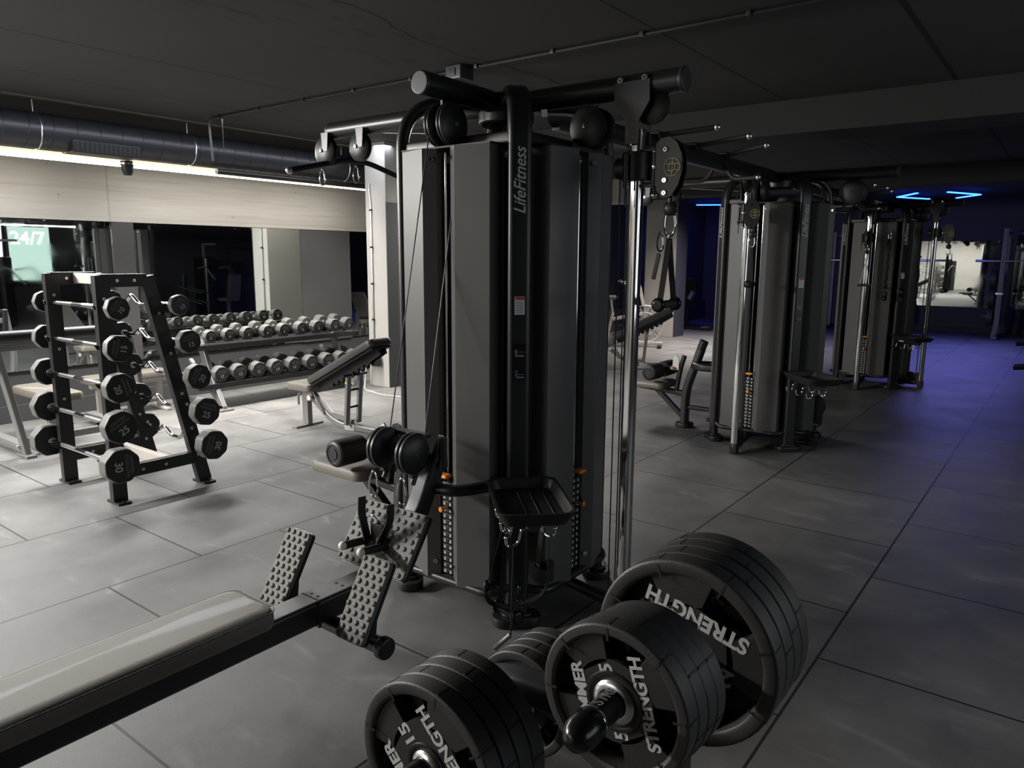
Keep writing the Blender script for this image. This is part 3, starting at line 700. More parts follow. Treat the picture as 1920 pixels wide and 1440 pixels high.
# low double pulley on the first tower (-Y side), band tube and cables
mb = MB()
for s in (-.085, .085): pulley_bm(mb, (s, -.735, .835), (1, 0, 0), .088, .042)
build_each(mb, 'low_pulley', 'plastic', t1)
mb = MB(); bolt(mb, (.123, -.735, .835), (1, 0, 0), .011); mb.build('pulley_bolt', 'chrome', t1)
mb = MB()
for s in (-1, 1): mb.box((s*.085, -.735, .745), (.03, .035, .03), .006); mb.cyl((s*.085, -.72, .735), (s*.085, -.74, .700), .012)
mb.cyl((.0, -.66, .78), (.0, -.66, .90), .016).box((.0, -.66, .895), (.20, .05, .018), .004).box((.0, -.66, .785), (.20, .05, .018), .004).bar((.13, -.66, .79), (.13, -.60, .89), .03, .02)
mb.cyl((.15, -.62, .76), (.15, -.62, .89), .018, n=14).build('pulley_swivel', 'plastic', t1)
MB().sweep(fil([(.09, -.60, .80), (.05, -.70, .52), (.0, -.86, .32)], .10), rrect(.085, .085, .018, 4), (1, 0, 0)).build('row_upright', 'duct', t1)
MB().sweep(fil([(.0, -.60, .66), (.20, -.63, .66), (HU-.02, -HD, .66)], .12, 10), rrect(.06, .045, .02, 4), (0, 0, 1)).build('band_tube', 'black', t1)
MB().cyl((-.085, -.70, .90), (-.02, -.50, 2.15), .0028, n=8).build('row_cable', 'black', t1)
MB().cyl((.085, -.66, .90), (.03, -.36, 2.12), .0028, n=8).build('row_cable', 'black', t1)
# low pulley unit on the aisle side of the second tower
for T in (t2,):
    mb = MB(); mb.bar((.40, .0, .05), (.40, .0, .42), .05, .05, bev=.01); mb.box((.40, 0, .02), (.16, .12, .03), .012); mb.bar((.30, 0, .40), (.45, 0, .40), .05, .05, bev=.01); mb.build('low_station_post', 'black', T)
    mb = MB(); pulley_bm(mb, (.47, -.03, .36), (0, 1, 0), .075, .022); mb.prism([(-.05, -.12), (.05, -.12), (.06, .10), (.0, .14), (-.05, .10)], -.004, .004, frame_m((.48, -.065, .33), (1, 0, 0), (0, 0, 1)), .001); mb.build('low_pulley', 'plastic', T)
mb = MB(); mb.bar((.45, -.04, .30), (.36, -.06, .08), .06, .012); mb.build('pedal_plate', 'duct', t2)
# crossover beams between the towers with pull-up grips
def crossover(y0, y1, label, ylist):
    t = thing('crossover_beam', label, 'pull-up beam', (-2.18, (y0+y1)/2, 2.335)); L = (y1-y0)/2
    MB().tube([(0, -L, 0), (0, L, 0)], .05, 20).build('beam_tube', 'black', t)
    MB().box((0, 0, -.05), (.05, 2*L, .03), .004).build('beam_rib', 'duct', t)
    for k, (yy, w, dy) in enumerate(ylist):
        for s in (-1, 1):
            MB().tube([(s*.04, yy, .04), (s*w, yy+dy, .075)], .0165, 12).build('pull_up_grip', 'grip', t)
            MB().sph((s*(w+.008), yy+dy, .0755), .021, n=12).build('grip_cap', 'zinc', t)
        MB().box((0, yy, .04), (.14, .07, .05), .01).build('grip_clamp', 'black', t)
    for s in (-1, 1):
        MB().tube(fil([(s*.04, .55, -.03), (s*.10, .55, -.13), (s*.30, .50, -.13)], .06), .015, 12).build('pull_up_grip', 'grip', t); MB().sph((s*.305, .499, -.13), .019, n=10).build('grip_cap', 'zinc', t)
    mb = MB()
    for k in range(5): mb.sph((-.0+.0, .80+k*.05, -.068), .009, n=8)
    build_each(mb, 'bolt', 'chrome', t)
    return t
crossover(3.22, 6.42, 'long black overhead beam with angled pull-up grips between first and second tower', ((-.55, .36, .12), (.0, .40, .0), (.55, .36, -.1)))
crossover(7.1, 10.42, 'black overhead beam with pull-up grips between second and third tower', ((-.2, .36, .12), (.35, .40, .0), (.9, .36, -.1)))
# hanging accessories
carabiner((c1.x, c1.y, c1.z-.055), 'large steel carabiner on the high pulley of the nearest tower', (.8, .6, 0), .13, .055)
strap_handle((c1.x, c1.y, c1.z-.125), 'black strap handle hanging on the chrome column of the nearest tower', 1.57, .26, .17)
t = carabiner((c1.x-.035, c1.y-.01, c1.z-.14), 'small carabiner with a metal tag beside the hanging strap handle', (.8, .6, 0), .075, .03)
MB().box((-.015, 0, -.10), (.02, .006, .11), .003, rot=(0, .2, 0)).build('metal_tag', 'duct', t)
carabiner((c2.x, c2.y, c2.z-.05), 'steel carabiner on the high pulley of the second tower', (.8, .6, 0), .11, .05)
strap_handle((c2.x, c2.y, c2.z-.11), 'black strap handle hanging on the chrome column of the second tower', 1.65, .28, .12)
carabiner((c3b.x, c3b.y, c3b.z-.05), 'steel carabiner on the aisle side pulley of the third tower', (.8, .6, 0), .13, .06)
strap_handle((c3b.x, c3b.y, c3b.z-.12), 'black strap handle hanging in front of the far mirror', 1.5, .42, .16)
carabiner((c3a.x, c3a.y, c3a.z-.05), 'steel carabiner on the front pulley of the third tower', (.8, .6, 0), .11, .05)
t = thing('stirrup_handle', 'metal stirrup handle hanging on the front column of the third tower', 'cable handle', (c3a.x, c3a.y, c3a.z-.10))
MB().tube(fil([(-.05, 0, -.30), (0, 0, 0), (.05, 0, -.30)], .02), .005, 8).build('stirrup_wire', 'zinc', t); MB().cyl((-.075, 0, -.31), (.075, 0, -.31), .015, n=12).build('grip_bar', 'grip', t)
t = thing('tricep_rope', 'thick black braided rope hanging by the corner post of the third tower', 'cable rope', (T3[0]+.21, T3[1]-.58, 1.93))
MB().tube([(.004*math.cos(k*1.1), .004*math.sin(k*1.1), -.04-.02*k) for k in range(32)], .019, 10).build('rope', 'rope', t)
MB().cyl((0, 0, -.68), (0, 0, -.75), .03, n=14, bev=.01).sph((0, 0, -.77), .033).build('rope_end', 'glossy', t)
mb = MB(); carabiner_mesh(mb, (0, 0, 0), .10, .04, ax=(.8, .6, 0)); mb.build('hook', 'chrome', t)
MB().cyl((0, 0, .05), (0, 0, .2), .003).build('cable', 'black', t)
# row handle on two carabiners
hx = T1[0]; hy = T1[1]-.86
carabiner((hx-.085, T1[1]-.80, .685), 'left of two carabiners holding the row handle under the low pulleys', (.8, .55, 0), .115, .044)
carabiner((hx+.085, T1[1]-.80, .685), 'right of two carabiners holding the row handle under the low pulleys', (.8, .55, 0), .115, .044)
t = thing('double_grip_handle', 'black V row handle with two pale tipped grips hanging under low pulleys', 'cable handle', (hx+.01, T1[1]-.875, .64))
for s in (-1, 1):
    MB().sweep(fil([(s*.085, 0, .012), (s*.085, -.005, -.06), (s*.035, -.02, -.16)], .02), rrect(.040, .007, .002, 2), (1, 0, 0)).build('side_plate', 'black', t)
    MB().tube([(s*.055, .05, -.175), (s*.055, -.13, -.155)], .0165, 16).build('grip', 'grip', t)
    MB().sph((s*.055, -.135, -.1545), .018, (1, 1, 1)).build('grip_tip', 'white_plastic', t, 'pale grip tip')
MB().bar((-.055, .03, -.17), (.055, .03, -.17), .04, .014, bev=.004).box((0, .0, -.13), (.07, .008, .08), .003).build('bridge_plate', 'black', t)
MB().tube(fil([(-.03, -.02, -.06), (0, -.02, -.04), (.03, -.02, -.06)], .02), .003, 6).build('wire_link', 'chrome', t)
# lat bar on the first tower
t = thing('lat_bar', 'long bent black lat pulldown bar hung under the left arm of nearest tower', 'lat bar', (-3.45, 3.02, 2.17))
MB().tube(fil([(0, -.47, -.075), (0, -.07, .02), (0, .08, .02), (0, .48, -.075)], .08), .0155, 12).build('bar', 'grip', t)
for s in (-1, 1): MB().sph((0, s*.475, -.077), .021, n=12).build('end_cap', 'zinc', t)
MB().box((0, 0, .045), (.012, .05, .05), .004).build('eye_plate', 'black', t)
for s, n in ((0, 'left'), (1, 'right')):
    carabiner(((-3.53, -3.24)[s], 2.83, 2.085), '%s of two carabiners dangling under the lat pulleys of nearest tower' % n, (.8, .6, 0), .09, .036)
# items on the tray hooks of the first tower
F0 = TR(T1[0]+HU, T1[1]-HD, 0) @ RZ(-PI/4)
hp = [F0 @ V(q) for q in ((.10, -.075, .53), (.18, .08, .53), (.26, -.075, .53), (.34, .08, .53), (.42, -.075, .53))]
strap_handle(tuple(hp[0]), 'black strap handle with thick roller grip on the tray hooks, leftmost', .5, .30, .16)
strap_handle(tuple(hp[2]), 'black strap handle with thick roller grip on the tray hooks, nearest the plates', -.3, .33, .15)
t = thing('ankle_cuff', 'black ankle cuff with steel rings hanging from the tray hooks', 'ankle strap', tuple(hp[1]))
MB().sweep([(.055*math.cos(a), .045*math.sin(a), -.20+.01*math.sin(2*a)) for a in [k*PI/12 for k in range(24)]], rrect(.004, .06, .001, 1), (0, 0, 1), closed=True).build('cuff', 'strap', t)
MB().sweep([(0, 0, 0), (.0, -.03, -.17)], rrect(.003, .025, .001, 1), (1, 0, 0)).build('strap', 'strap', t); MB().tube([(.014*math.cos(a), -.04, -.17+.014*math.sin(a)) for a in [k*PI/8 for k in range(16)]], .003, 6, closed=True).build('ring', 'chrome', t)
t = thing('waist_belt', 'wide black belt looped low under the tray', 'belt', tuple(hp[3]))
MB().sweep(fil([(0, 0, 0), (-.02, .02, -.25), (-.16, -.05, -.33), (-.26, -.10, -.30), (-.20, -.05, 0.0)], .07), rrect(.004, .045, .001, 1), (.5, -.8, 0)).build('belt', 'strap', t)
MB().tube([(-.12+.015*math.cos(a), -.03, -.30+.015*math.sin(a)) for a in [k*PI/8 for k in range(16)]], .003, 6, closed=True).build('buckle', 'chrome', t)
t = thing('chrome_handle', 'short bright metal handle hanging lowest beneath the tray', 'cable handle', tuple(hp[4]))
MB().cyl((0, 0, 0), (-.01, 0, -.36), .003).build('cord', 'black', t); MB().cyl((-.01, 0, -.36), (-.06, -.04, -.42), .011, n=12, bev=.003).build('grip_bar', 'silver', t)
for i, p in enumerate(hp[:3]):
    carabiner((p.x, p.y, p.z+.02), 'carabiner on the tray hooks of nearest tower, %s' % ('closest to the post', 'far side of arm', 'in the middle')[i], (.8, .6, 0), .075, .032)

# ------------------------------------------------------------------ low row bench on the first tower
t = thing('row_bench', 'long low row bench with painted glare on top and studded foot plates in front of tower', 'row bench', (T1[0]+.0, 1.0, 0))
def pad(mb, x0, x1, y0, y1, z0, z1, r=.05, cr=.025):
    poly = rrect(x1-x0, y1-y0, r, 6); n = len(poly); tt = bmesh.new(); rings = []
    for k, z in ((1-.3*cr/(x1-x0), z0), (1, z0+cr*.5), (1, z1-cr), (1-cr*.6/(x1-x0), z1-cr*.3), (1-2.2*cr/(x1-x0), z1)):
        ky = 1-(1-k)*(x1-x0)/(y1-y0)
        rings.append([tt.verts.new(((x0+x1)/2+a*k, (y0+y1)/2+b*ky, z)) for a, b in poly])
    for A, B in zip(rings[:-1], rings[1:]):
        for j in range(n): tt.faces.new((A[j], A[(j+1) % n], B[(j+1) % n], B[j]))
    tt.faces.new(rings[0][::-1]); tt.faces.new(rings[-1]); bmesh.ops.recalc_face_normals(tt, faces=tt.faces); mb.add(tt); return mb
pd = pad(MB(), -.135, .135, -1.55, .41, .375, .45, .05, .03).build('seat_pad', 'vinyl_glare', t)
MB().sweep([(x, y, .435) for x, y in [(a*1.0, b-.57) for a, b in rrect(.272, 1.962, .05, 6)]], rrect(.004, .004, .001, 1), (0, 0, 1), closed=True).build('piping', 'vinyl_side', pd)
MB().box((0, -.57, .362), (.22, 1.9, .03), .006).build('pad_board', 'black_matte', t)
MB().sweep([(0, -1.6, .30), (0, .98, .30)], rrect(.10, .10, .016, 4), (0, 0, 1)).build('rail', 'black', t)
MB().sweep([(0, .42, .352), (0, .965, .352)], rrect(.094, .006, .002, 2), (0, 0, 1)).build('rail_top', 'silver', t, 'bright scuffed top face of the rail')
MB().box((0, .64, .30), (.108, .012, .112), .003).build('rail_collar', 'black', t)
mb = MB()
for y in (.66, .78, .93):
    for s in (-1, 1): mb.cyl((s*.018, y, .353), (s*.018, y, .3565), .0065, n=12)
build_each(mb, 'rail_bolt', 'black_matte', t)
MB().sweep(fil([(0, -.46, .27), (0, -.46, .05)], .05), rrect(.08, .10, .016, 4), (1, 0, 0)).box((0, -.46, .025), (.38, .10, .05), .02).build('leg', 'black', t)
MB().sweep(fil([(0, -1.5, .27), (0, -1.5, .05)], .05), rrect(.08, .10, .016, 4), (1, 0, 0)).box((0, -1.5, .025), (.38, .10, .05), .02).build('leg', 'black', t)
MB().tube([(-.30, .70, .235), (.33, .70, .235)], .03, 16).build('foot_bar', 'black', t)
for s in (-1, 1): MB().cyl((s*.32, .70, .235), (s*.36, .70, .235), .042, n=20, bev=.01).build('bar_end_cap', 'black', t)
def stud_plate(a, ux, uy, w, h, nx, ny, name, curve=0.):
    # a = centre, ux, uy local axes, outward normal = ux x uy
    M = frame_m(a, ux, uy); mb = MB(); mb.M = M
    mb.prism(rrect(w, h, .018, 4), -.022, 0, bev=.005); p = mb.build(name, 'bumpy', t, 'grey rubber plate covered in round studs')
    mb = MB(); mb.M = M; mb.prism(rrect(w*1.01, h*1.01, .018, 4), -.034, -.022); mb.build('plate_back', 'black', p)
    mb = MB(); mb.M = M
    for j in range(ny):
        for i in range(nx):
            x = -w/2+(i+.5+(.18 if j % 2 else -.18))*w/nx; y = -h/2+(j+.5)*h/ny
            k = MB(); mb.lathe([(.0112, -.001), (.0104, .0022), (.008, .0046), (.004, .0060), (.0, .0063)], 14, TR(x, y, 0))
    o = mb.build('stud_pattern', 'bumpy', p); o['kind'] = 'stuff'
    return p
uy = V((0, .15, .255)).normalized()
for s in (-1, 1): stud_plate((s*.235, .695, .395), V((1, 0, 0)), uy, .145, .31, 4, 11, 'foot_pedal')
stud_plate((.025, .985, .495), V((1, 0, 0)), V((0, .15, .22)).normalized(), .39, .275, 10, 8, 'foot_plate')
for s in (-1, 1): MB().bar((s*.235, .72, .25), (s*.235, .74, .42), .05, .03).build('pedal_bracket', 'black', t)
MB().bar((.03, .93, .30), (.04, .99, .50), .08, .04).build('plate_bracket', 'black', t)

# ------------------------------------------------------------------ lat seat stations
def lat_seat(cy, label, dx=0.):
    t = thing('seat_station', label, 'seat station', (-2.95+dx, cy, 0))
    MB().sweep(fil([(0, 0, .03), (0, 0, .36), (.14, 0, .78)], .12), rrect(.065, .10, .02, 4), (0, 1, 0)).build('upright', 'duct', t)
    MB().tube([(.11, 0, .70), (.165, 0, .86)], .042, 18).build('upright_cap', 'black', t)
    MB().prism(rrect(.17, .17, .07, 6), 0, .045, None, .01).build('foot_pad', 'plastic', t)
    MB().sweep(fil([(.02, 0, .20), (.42, 0, .20)], .1), rrect(.04, .05, .01, 3), (0, 1, 0)).build('lower_link', 'black', t)
    MB().sweep(fil([(.44, -.10, .62), (.16, -.12, .62), (.05, 0, .62), (.16, .12, .62), (.44, .10, .62)], .10), rrect(.05, .07, .02, 3), (0, 0, 1)).build('loop_tube', 'black', t)
    MB().sweep(fil([(-.02, 0, .33), (-.50, 0, .365)], .1), rrect(.05, .06, .012, 3), (0, 1, 0)).build('seat_rail', 'black', t)
    MB().bar((-.02, 0, .10), (-.30, 0, .34), .05, .04).build('seat_brace', 'black', t)
    pad(MB(), -.62, -.16, -.18, .18, .375, .44, .06, .028).build('seat_pad', 'vinyl_glare', t)
    MB().sweep(fil([(-.10, 0, .36), (-.06, 0, .60), (-.03, 0, .70)], .1), rrect(.04, .045, .01, 3), (0, 1, 0)).build('roller_post', 'black', t)
    MB().prism([(-.035, 0), (.035, 0), (.03, .12), (.0, .15), (-.03, .12)], -.006, .006, frame_m((-.10, -.035, .56), (1, 0, 0), (0, 0, 1)), .002).build('adjuster_plate', 'sticker', t, 'pale adjuster plate')
    MB().cyl((-.12, -.05, .58), (-.12, -.085, .58), .016, n=16, bev=.004).build('adjuster_knob', 'orange', t, 'orange knob')
    MB().tube([(-.28, -.22, .54), (-.28, .22, .54)], .018).bar((-.28, 0, .54), (-.08, 0, .60), .04, .035).build('roller_axle', 'black', t)
    for s in (-1, 1):
        MB().cyl((-.28, s*.05, .54), (-.28, s*.25, .54), .078, n=32, bev=.012).build('thigh_roller', 'foam', t)
        MB().lathe([(0, .007), (.03, .007), (.034, .002), (.05, .002), (.054, .006), (.066, .004), (.070, 0), (0, 0)], 32, frame_m((-.28, s*.25, .54), (1, 0, 0), (0, 0, -s))).build('roller_cap', 'plastic', t)
    return t
lat_seat(2.85, 'seat station with thigh rollers left of the nearest tower')
lat_seat(6.70, 'seat station with thigh rollers left of the second tower')
# ------------------------------------------------------------------ weight plates and plate tree
PL = {}
def plate_proto(r, w, num, label, loc, rot):
    """face towards local -Y; local x right, z up; rot spins the lettering"""
    t = thing('weight_plate', label, 'weight plate', loc); t.rotation_euler = (0, -rot, 0)
    R0 = Matrix(((1, 0, 0, 0), (0, 0, -1, 0), (0, 1, 0, 0), (0, 0, 0, 1)))   # lathe z -> -Y? keeps x, z
    R0 = frame_m((0, 0, 0), (1, 0, 0), (0, 0, 1))      # z axis = -Y
    h = w/2; mb = MB()
    mb.lathe([(r*.83, -h*.85), (r*.86, -h), (r*.965, -h), (r*.99, -h*.9), (r, -h*.75), (r, h*.75), (r*.99, h*.9), (r*.965, h), (r*.88, h), (r*.845, h*.8), (r*.83, h*.3), (r*.83, -h*.85)], 56, R0)
    rim_ = mb.build('rim', 'urethane', t)
    mb = MB()
    for k in range(8):
        a = (k+.5)*PI/4+.2; c, s = math.cos(a), math.sin(a)
        mb.bar(R0 @ V((c*r*.80, s*r*.80, h*1.003)), R0 @ V((c*r*.955, s*r*.955, h*1.003)), .0045, .0014, (0, 1, 0))
        mb.bar(R0 @ V((c*r*.96, s*r*.96, h*1.0)), R0 @ V((c*r*1.001, s*r*1.001, h*.72)), .0045, .0016, (0, 1, 0))
        mb.bar(R0 @ V((c*r*1.0003, s*r*1.0003, h*.72)), R0 @ V((c*r*1.0003, s*r*1.0003, -h*.72)), .0045, .0016, (c, 0, s))
    merge_into(rim_, mb.build('rim_groove', 'black_matte', t))
    mb = MB(); n = 40; ang = [2*PI*k/n for k in range(n)]
    # web: hub disc plus four spokes, leaving four grip openings
    mb.lathe([(.028, -h*.5), (r*.53, -h*.5), (r*.53, h*.55), (.028, h*.55), (.028, -h*.5)], 48, R0)
    for k in range(4):
        a0 = k*PI/2+math.radians(-4); a1 = a0+math.radians(48)
        pts = [(r*.50*math.cos(a0), r*.56*math.sin(a0))]
        pts += [(r*.84*math.cos(a0+(a1-a0)*j/8), r*.84*math.sin(a0+(a1-a0)*j/8)) for j in range(9)]
        pts += [(r*.50*math.cos(a1), r*.50*math.sin(a1))]
        mb.prism(pts, -h*.5, h*.55, R0, .002)
    mb.build('web', 'urethane_web', t)
    mb = MB(); mb.lathe([(.0265, -h*1.0), (.0265, h*1.02), (.030, h*1.05), (.036, h*.9), (.040, h*.72), (.040, -h*.8), (.0265, -h)], 32, R0); mb.build('hub_ring', 'dull_chrome', t, 'steel hub ring')
    mb = MB(); mb.lathe([(.046, h*.54), (.048, h*.72), (.054, h*.72), (.056, h*.54)], 32, R0); mb.build('hub_groove', 'plastic', t)
    z = h*.56
    for s, lab in ((1, 'HAMMER'), (-1, 'STRENGTH')):
        text('plate_lettering', lab, r*.235, 'print_white' if s else 0, t, R0 @ TR(0, s*r*.43, z), bold=r*.008, sx=1.02 if s > 0 else .98, label='pale raised lettering')
    for s in (-1, 1): text('plate_number', num, r*.25, 'print_white', t, R0 @ TR(s*r*.415, 0, z), bold=r*.007, sx=1.1)
    return t
p5 = plate_proto(.142, .040, '5', 'small weight plate marked 5, front of the upper stack on the tree', (-.56, 1.045, .885), math.radians(107))
p15 = plate_proto(.190, .044, '15', 'weight plate marked 15, front of the lower left stack on the tree', (-.985, 1.02, .575), math.radians(135))
p20 = plate_proto(.206, .052, '20', 'large weight plate, front of the rear upper stack on the tree', (-.592, 1.41, .805), math.radians(165))
pos = ('second', 'third', 'rearmost')
for k in range(3):
    dup(p5, (-.56, 1.045+.0405*(k+1), .885-.006*(k+1)), (0, -.8*k, 0), 'small weight plate, %s from front in the upper stack' % pos[k], 'small plates on the upper horn')
    dup(p15, (-.985, 1.02+.0445*(k+1), .575), (0, -.5-1.1*k, 0), 'medium weight plate, %s from front in the lower left stack' % pos[k], 'medium plates on the lower left horn')
    dup(p20, (-.592, 1.41+.0525*(k+1), .805), (0, -.4-.9*k, 0), 'large weight plate, %s from front in the rear upper stack' % pos[k], 'large plates on the rear upper horn')
p5['group'] = 'small plates on the upper horn'; p15['group'] = 'medium plates on the lower left horn'; p20['group'] = 'large plates on the rear upper horn'
for k in range(4):
    dup(p5, (-1.03, 1.42+.042*k, .50), (0, 2.2+.7*k, PI), 'small weight plate, %s from front in the low stack behind the 15 plates' % ('first', 'second', 'third', 'rearmost')[k], 'small plates on the rear low horn')
t = thing('plate_tree', 'black A frame weight tree with horns holding plates at front', 'weight tree', (-.56, 1.27, 0))
MB().sweep([(0, 0, .03), (0, 0, .93)], rrect(.08, .07, .018, 4), (0, 1, 0)).build('centre_post', 'black', t)
MB().sweep(fil([(-.56, 0, .58), (-.42, 0, .66), (0, 0, .68)], .15), rrect(.07, .07, .02, 4), (0, 1, 0)).build('cross_member', 'duct', t)
MB().sweep([(-.45, 0, .04), (.45, 0, .04)], rrect(.07, .06, .015, 4), (0, 1, 0)).build('base_beam', 'black', t)
for x in (-.45, .45): MB().sweep([(x, -.36, .04), (x, .36, .04)], rrect(.07, .06, .015, 4), (0, 0, 1)).build('base_rail', 'black', t)
for x, z, y0, y1, nm in ((0, .885, -.335, 0, 'upper'), (-.425, .575, -.30, 0, 'l'), (-.015, .80, 0, .42, 'r'), (-.46, .50, 0, .36, 'rl')):
    h = MB().cyl((x, y0, z), (x, y1, z), .0248, n=24).build('plate_horn', 'black', t)
    e = y0 if nm in ('upper', 'l', 'rr') else y1; s = -1 if e == y0 else 1
    M = frame_m((x, e, z), (1, 0, 0), (0, 0, 1)) if s < 0 else frame_m((x, e, z), (-1, 0, 0), (0, 0, 1))
    MB().lathe([(.0, .042), (.012, .040), (.022, .032), (.0285, .018), (.030, 0), (.030, -.02), (.027, -.024)], 28, M).build('horn_cap', 'glossy', t)
    MB().lathe([(.0268, -.026), (.0275, -.029), (.0268, -.032)], 24, M).build('cap_ring', 'chrome', t)
text('horn_lettering', 'STRENGTH', .026, 'print_grey', t, frame_m((.0, -.23, .911), (0, 1, 0), (-1, 0, 0)), bold=.0005)

# ------------------------------------------------------------------ barbells and their rack
RKx0, RKx1 = -5.72, -4.97
t = thing('barbell_rack', 'tall black A frame rack holding ten fixed barbells', 'barbell rack', ((RKx0+RKx1)/2, 2.45, 0))
hw = (RKx1-RKx0)/2
for s in (-1, 1):
    x = s*hw
    MB().bar((x, -.26, .012), (x, -.26, 1.51), .055, .095, (0, 1, 0), .004).build('front_post', 'black', t)
    MB().bar((x, .35, .012), (x, .03, 1.50), .055, .095, (0, 1, 0), .004).build('rear_post', 'black', t)
    MB().box((x, -.12, 1.475), (.05, .30, .085), .004).build('top_plate', 'black', t)
    MB().bar((x, -.22, .20), (x, .30, .20), .05, .085, bev=.004).build('side_rail', 'black', t)
    mb = MB()
    for y in (-.26, .35): mb.box((x, y, .008), (.17, .09, .016), .005); mb.cyl((x+.06, y, .016), (x+.06, y, .022), .012)
    build_each(mb, 'foot_plate', 'black', t)
    mb = MB()
    for y, z in ((-.17, 1.475), (-.06, 1.475), (-.26, 1.36), (-.26, .98), (-.26, .62), (-.10, .20), (.06, .20), (.30, .22), (.265, .42), (.21, .68), (.15, .97), (.09, 1.25), (.32, .35), (.24, .60)):
        for q in (-1, 1): bolt(mb, (x+q*.030, y, z), (q, 0, 0), .010)
    build_each(mb, 'bolt', 'zinc', t)
build_each(MB().bar((-hw, -.10, 1.475), (hw, -.10, 1.475), .05, .07, bev=.004).bar((-hw, .1, .20), (hw, .1, .20), .05, .07, bev=.004), 'cross_bar', 'beige_frame', t, 'pale cross bar')
zs = [1.31, 1.06, .81, .56, .31]; nums = ['10', '15', '20', '25', '30']; rr = [.074, .086, .096, .107, .114]; tk = [.055, .065, .075, .085, .095]
yF = [2.175, 2.165, 2.15, 2.135, 2.12]; yB = [2.60, 2.65, 2.70, 2.74, 2.78]
for i, z in enumerate(zs):
    for s in (-1, 1):
        x = s*(hw-.0)
        MB().prism([(0, .09), (0, -.05), (-.10, .015), (-.115, .045), (-.095, .04), (-.05, .03)], -.004, .004, frame_m((x, yF[i]-2.45+.065, z-.035), (0, 1, 0), (0, 0, 1)), .001).build('front_hook', 'black', t)
        MB().prism([(0, .09), (0, -.05), (.10, .015), (.115, .045), (.095, .04), (.05, .03)], -.004, .004, frame_m((x, yB[i]-2.45-.065, z-.035), (0, 1, 0), (0, 0, 1)), .001).build('rear_hook', 'black', t)
def oct_head(mb, r, w, x):     # prism head along X centred at x
    poly = []
    for k in range(8):
        a = (k+.5)*PI/4
        for d in (-.10, .10): poly.append((r*math.cos(a+d), r*math.sin(a+d)))
    mb.prism(poly, -w/2, w/2, frame_m((x, 0, 0), (0, 1, 0), (0, 0, 1)), min(.008, w*.2))
def head_face(r, s, x, parent):
    poly = []
    for k in range(8):
        a = (k+.5)*PI/4
        for d in (-.10, .10): poly.append((r*.93*math.cos(a+d), r*.93*math.sin(a+d)))
    return MB().prism(poly, 0, .0016, frame_m((x, 0, 0), (0, s, 0), (0, 0, 1))).build('head_face', 'black', parent, 'black end face, shaded against the lit-toned head sides')
def barbell(ez, i, label):
    r, w = rr[i]*(.93 if ez else 1), tk[i]; x1 = -4.72-w/2 if not ez else -4.76-w/2; x0 = -5.80-w/2 if not ez else -5.72-w/2
    y = yB[i] if ez else yF[i]; cx = (x0+x1)/2; L = (x1-x0)/2
    t = thing('ez_barbell' if ez else 'straight_barbell', label, 'barbell', (cx, y, zs[i]), group='zigzag bars on the rear of the rack' if ez else 'straight bars on the front of the rack')
    spin = [.3, .1, .5, -.2, .6][i]*(1 if ez else -1.3); 
    for s in (-1, 1):
        mb = MB(); mb.M = Matrix.Rotation(spin, 4, 'X'); oct_head(mb, r, w, s*L); h = mb.build('weight_head', 'rubber_head_lit', t); fc = head_face(r, s, s*(L+w/2), h); fc.data.transform(Matrix.Rotation(spin, 4, 'X'))
        fc = head_face(r, -s, s*(L-w/2), h); fc.data.transform(Matrix.Rotation(spin, 4, 'X'))
        mb = MB(); mb.cyl((s*(L-w/2), 0, 0), (s*(L-w/2-.025), 0, 0), .026, n=20, bev=.004); mb.build('collar', 'dull_chrome', t)
        q = Matrix.Rotation(spin*2+(PI/2 if not ez and i < 2 else 0), 4, 'X')
        M = frame_m((s*(L+w/2+.0020), 0, 0), (0, s, 0), (0, 0, 1))
        text('head_number', nums[i], r*.6, 'print_white', h, q @ M @ TR(0, -r*.25, 0), ext=.0005, bold=.0008)
        text('head_lettering', 'HAMMER\nSTRENGTH', r*.26, 'print_grey', h, q @ M @ TR(0, r*.35, 0), ext=.0005)
    a = L-w/2
    if ez:
        pts = fil([(-a, 0, 0), (-.24, 0, 0), (-.15, -.01, .05), (-.06, 0, -.02), (.06, 0, -.02), (.15, -.01, .05), (.24, 0, 0), (a, 0, 0)], .035)
        MB().tube(pts, .0145, 14).build('zigzag_bar', 'chrome', t)
    else:
        MB().cyl((-a, 0, 0), (a, 0, 0), .0150, n=18).build('bar', 'chrome', t)
        MB().cyl((-a*.62, 0, 0), (-a*.15, 0, 0), .0154, n=18).build('knurling', 'dull_chrome', t); MB().cyl((a*.15, 0, 0), (a*.62, 0, 0), .0154, n=18).build('knurling', 'dull_chrome', t)
wd = ['lightest on the top hooks, marked 10', 'second from top, marked 15', 'in the middle, marked 20', 'second from bottom, marked 25', 'heaviest at the bottom, marked 30']
for i in range(5):
    barbell(False, i, 'straight chrome barbell with black heads, '+wd[i]); barbell(True, i, 'zigzag curl barbell on rack rear, '+wd[i])

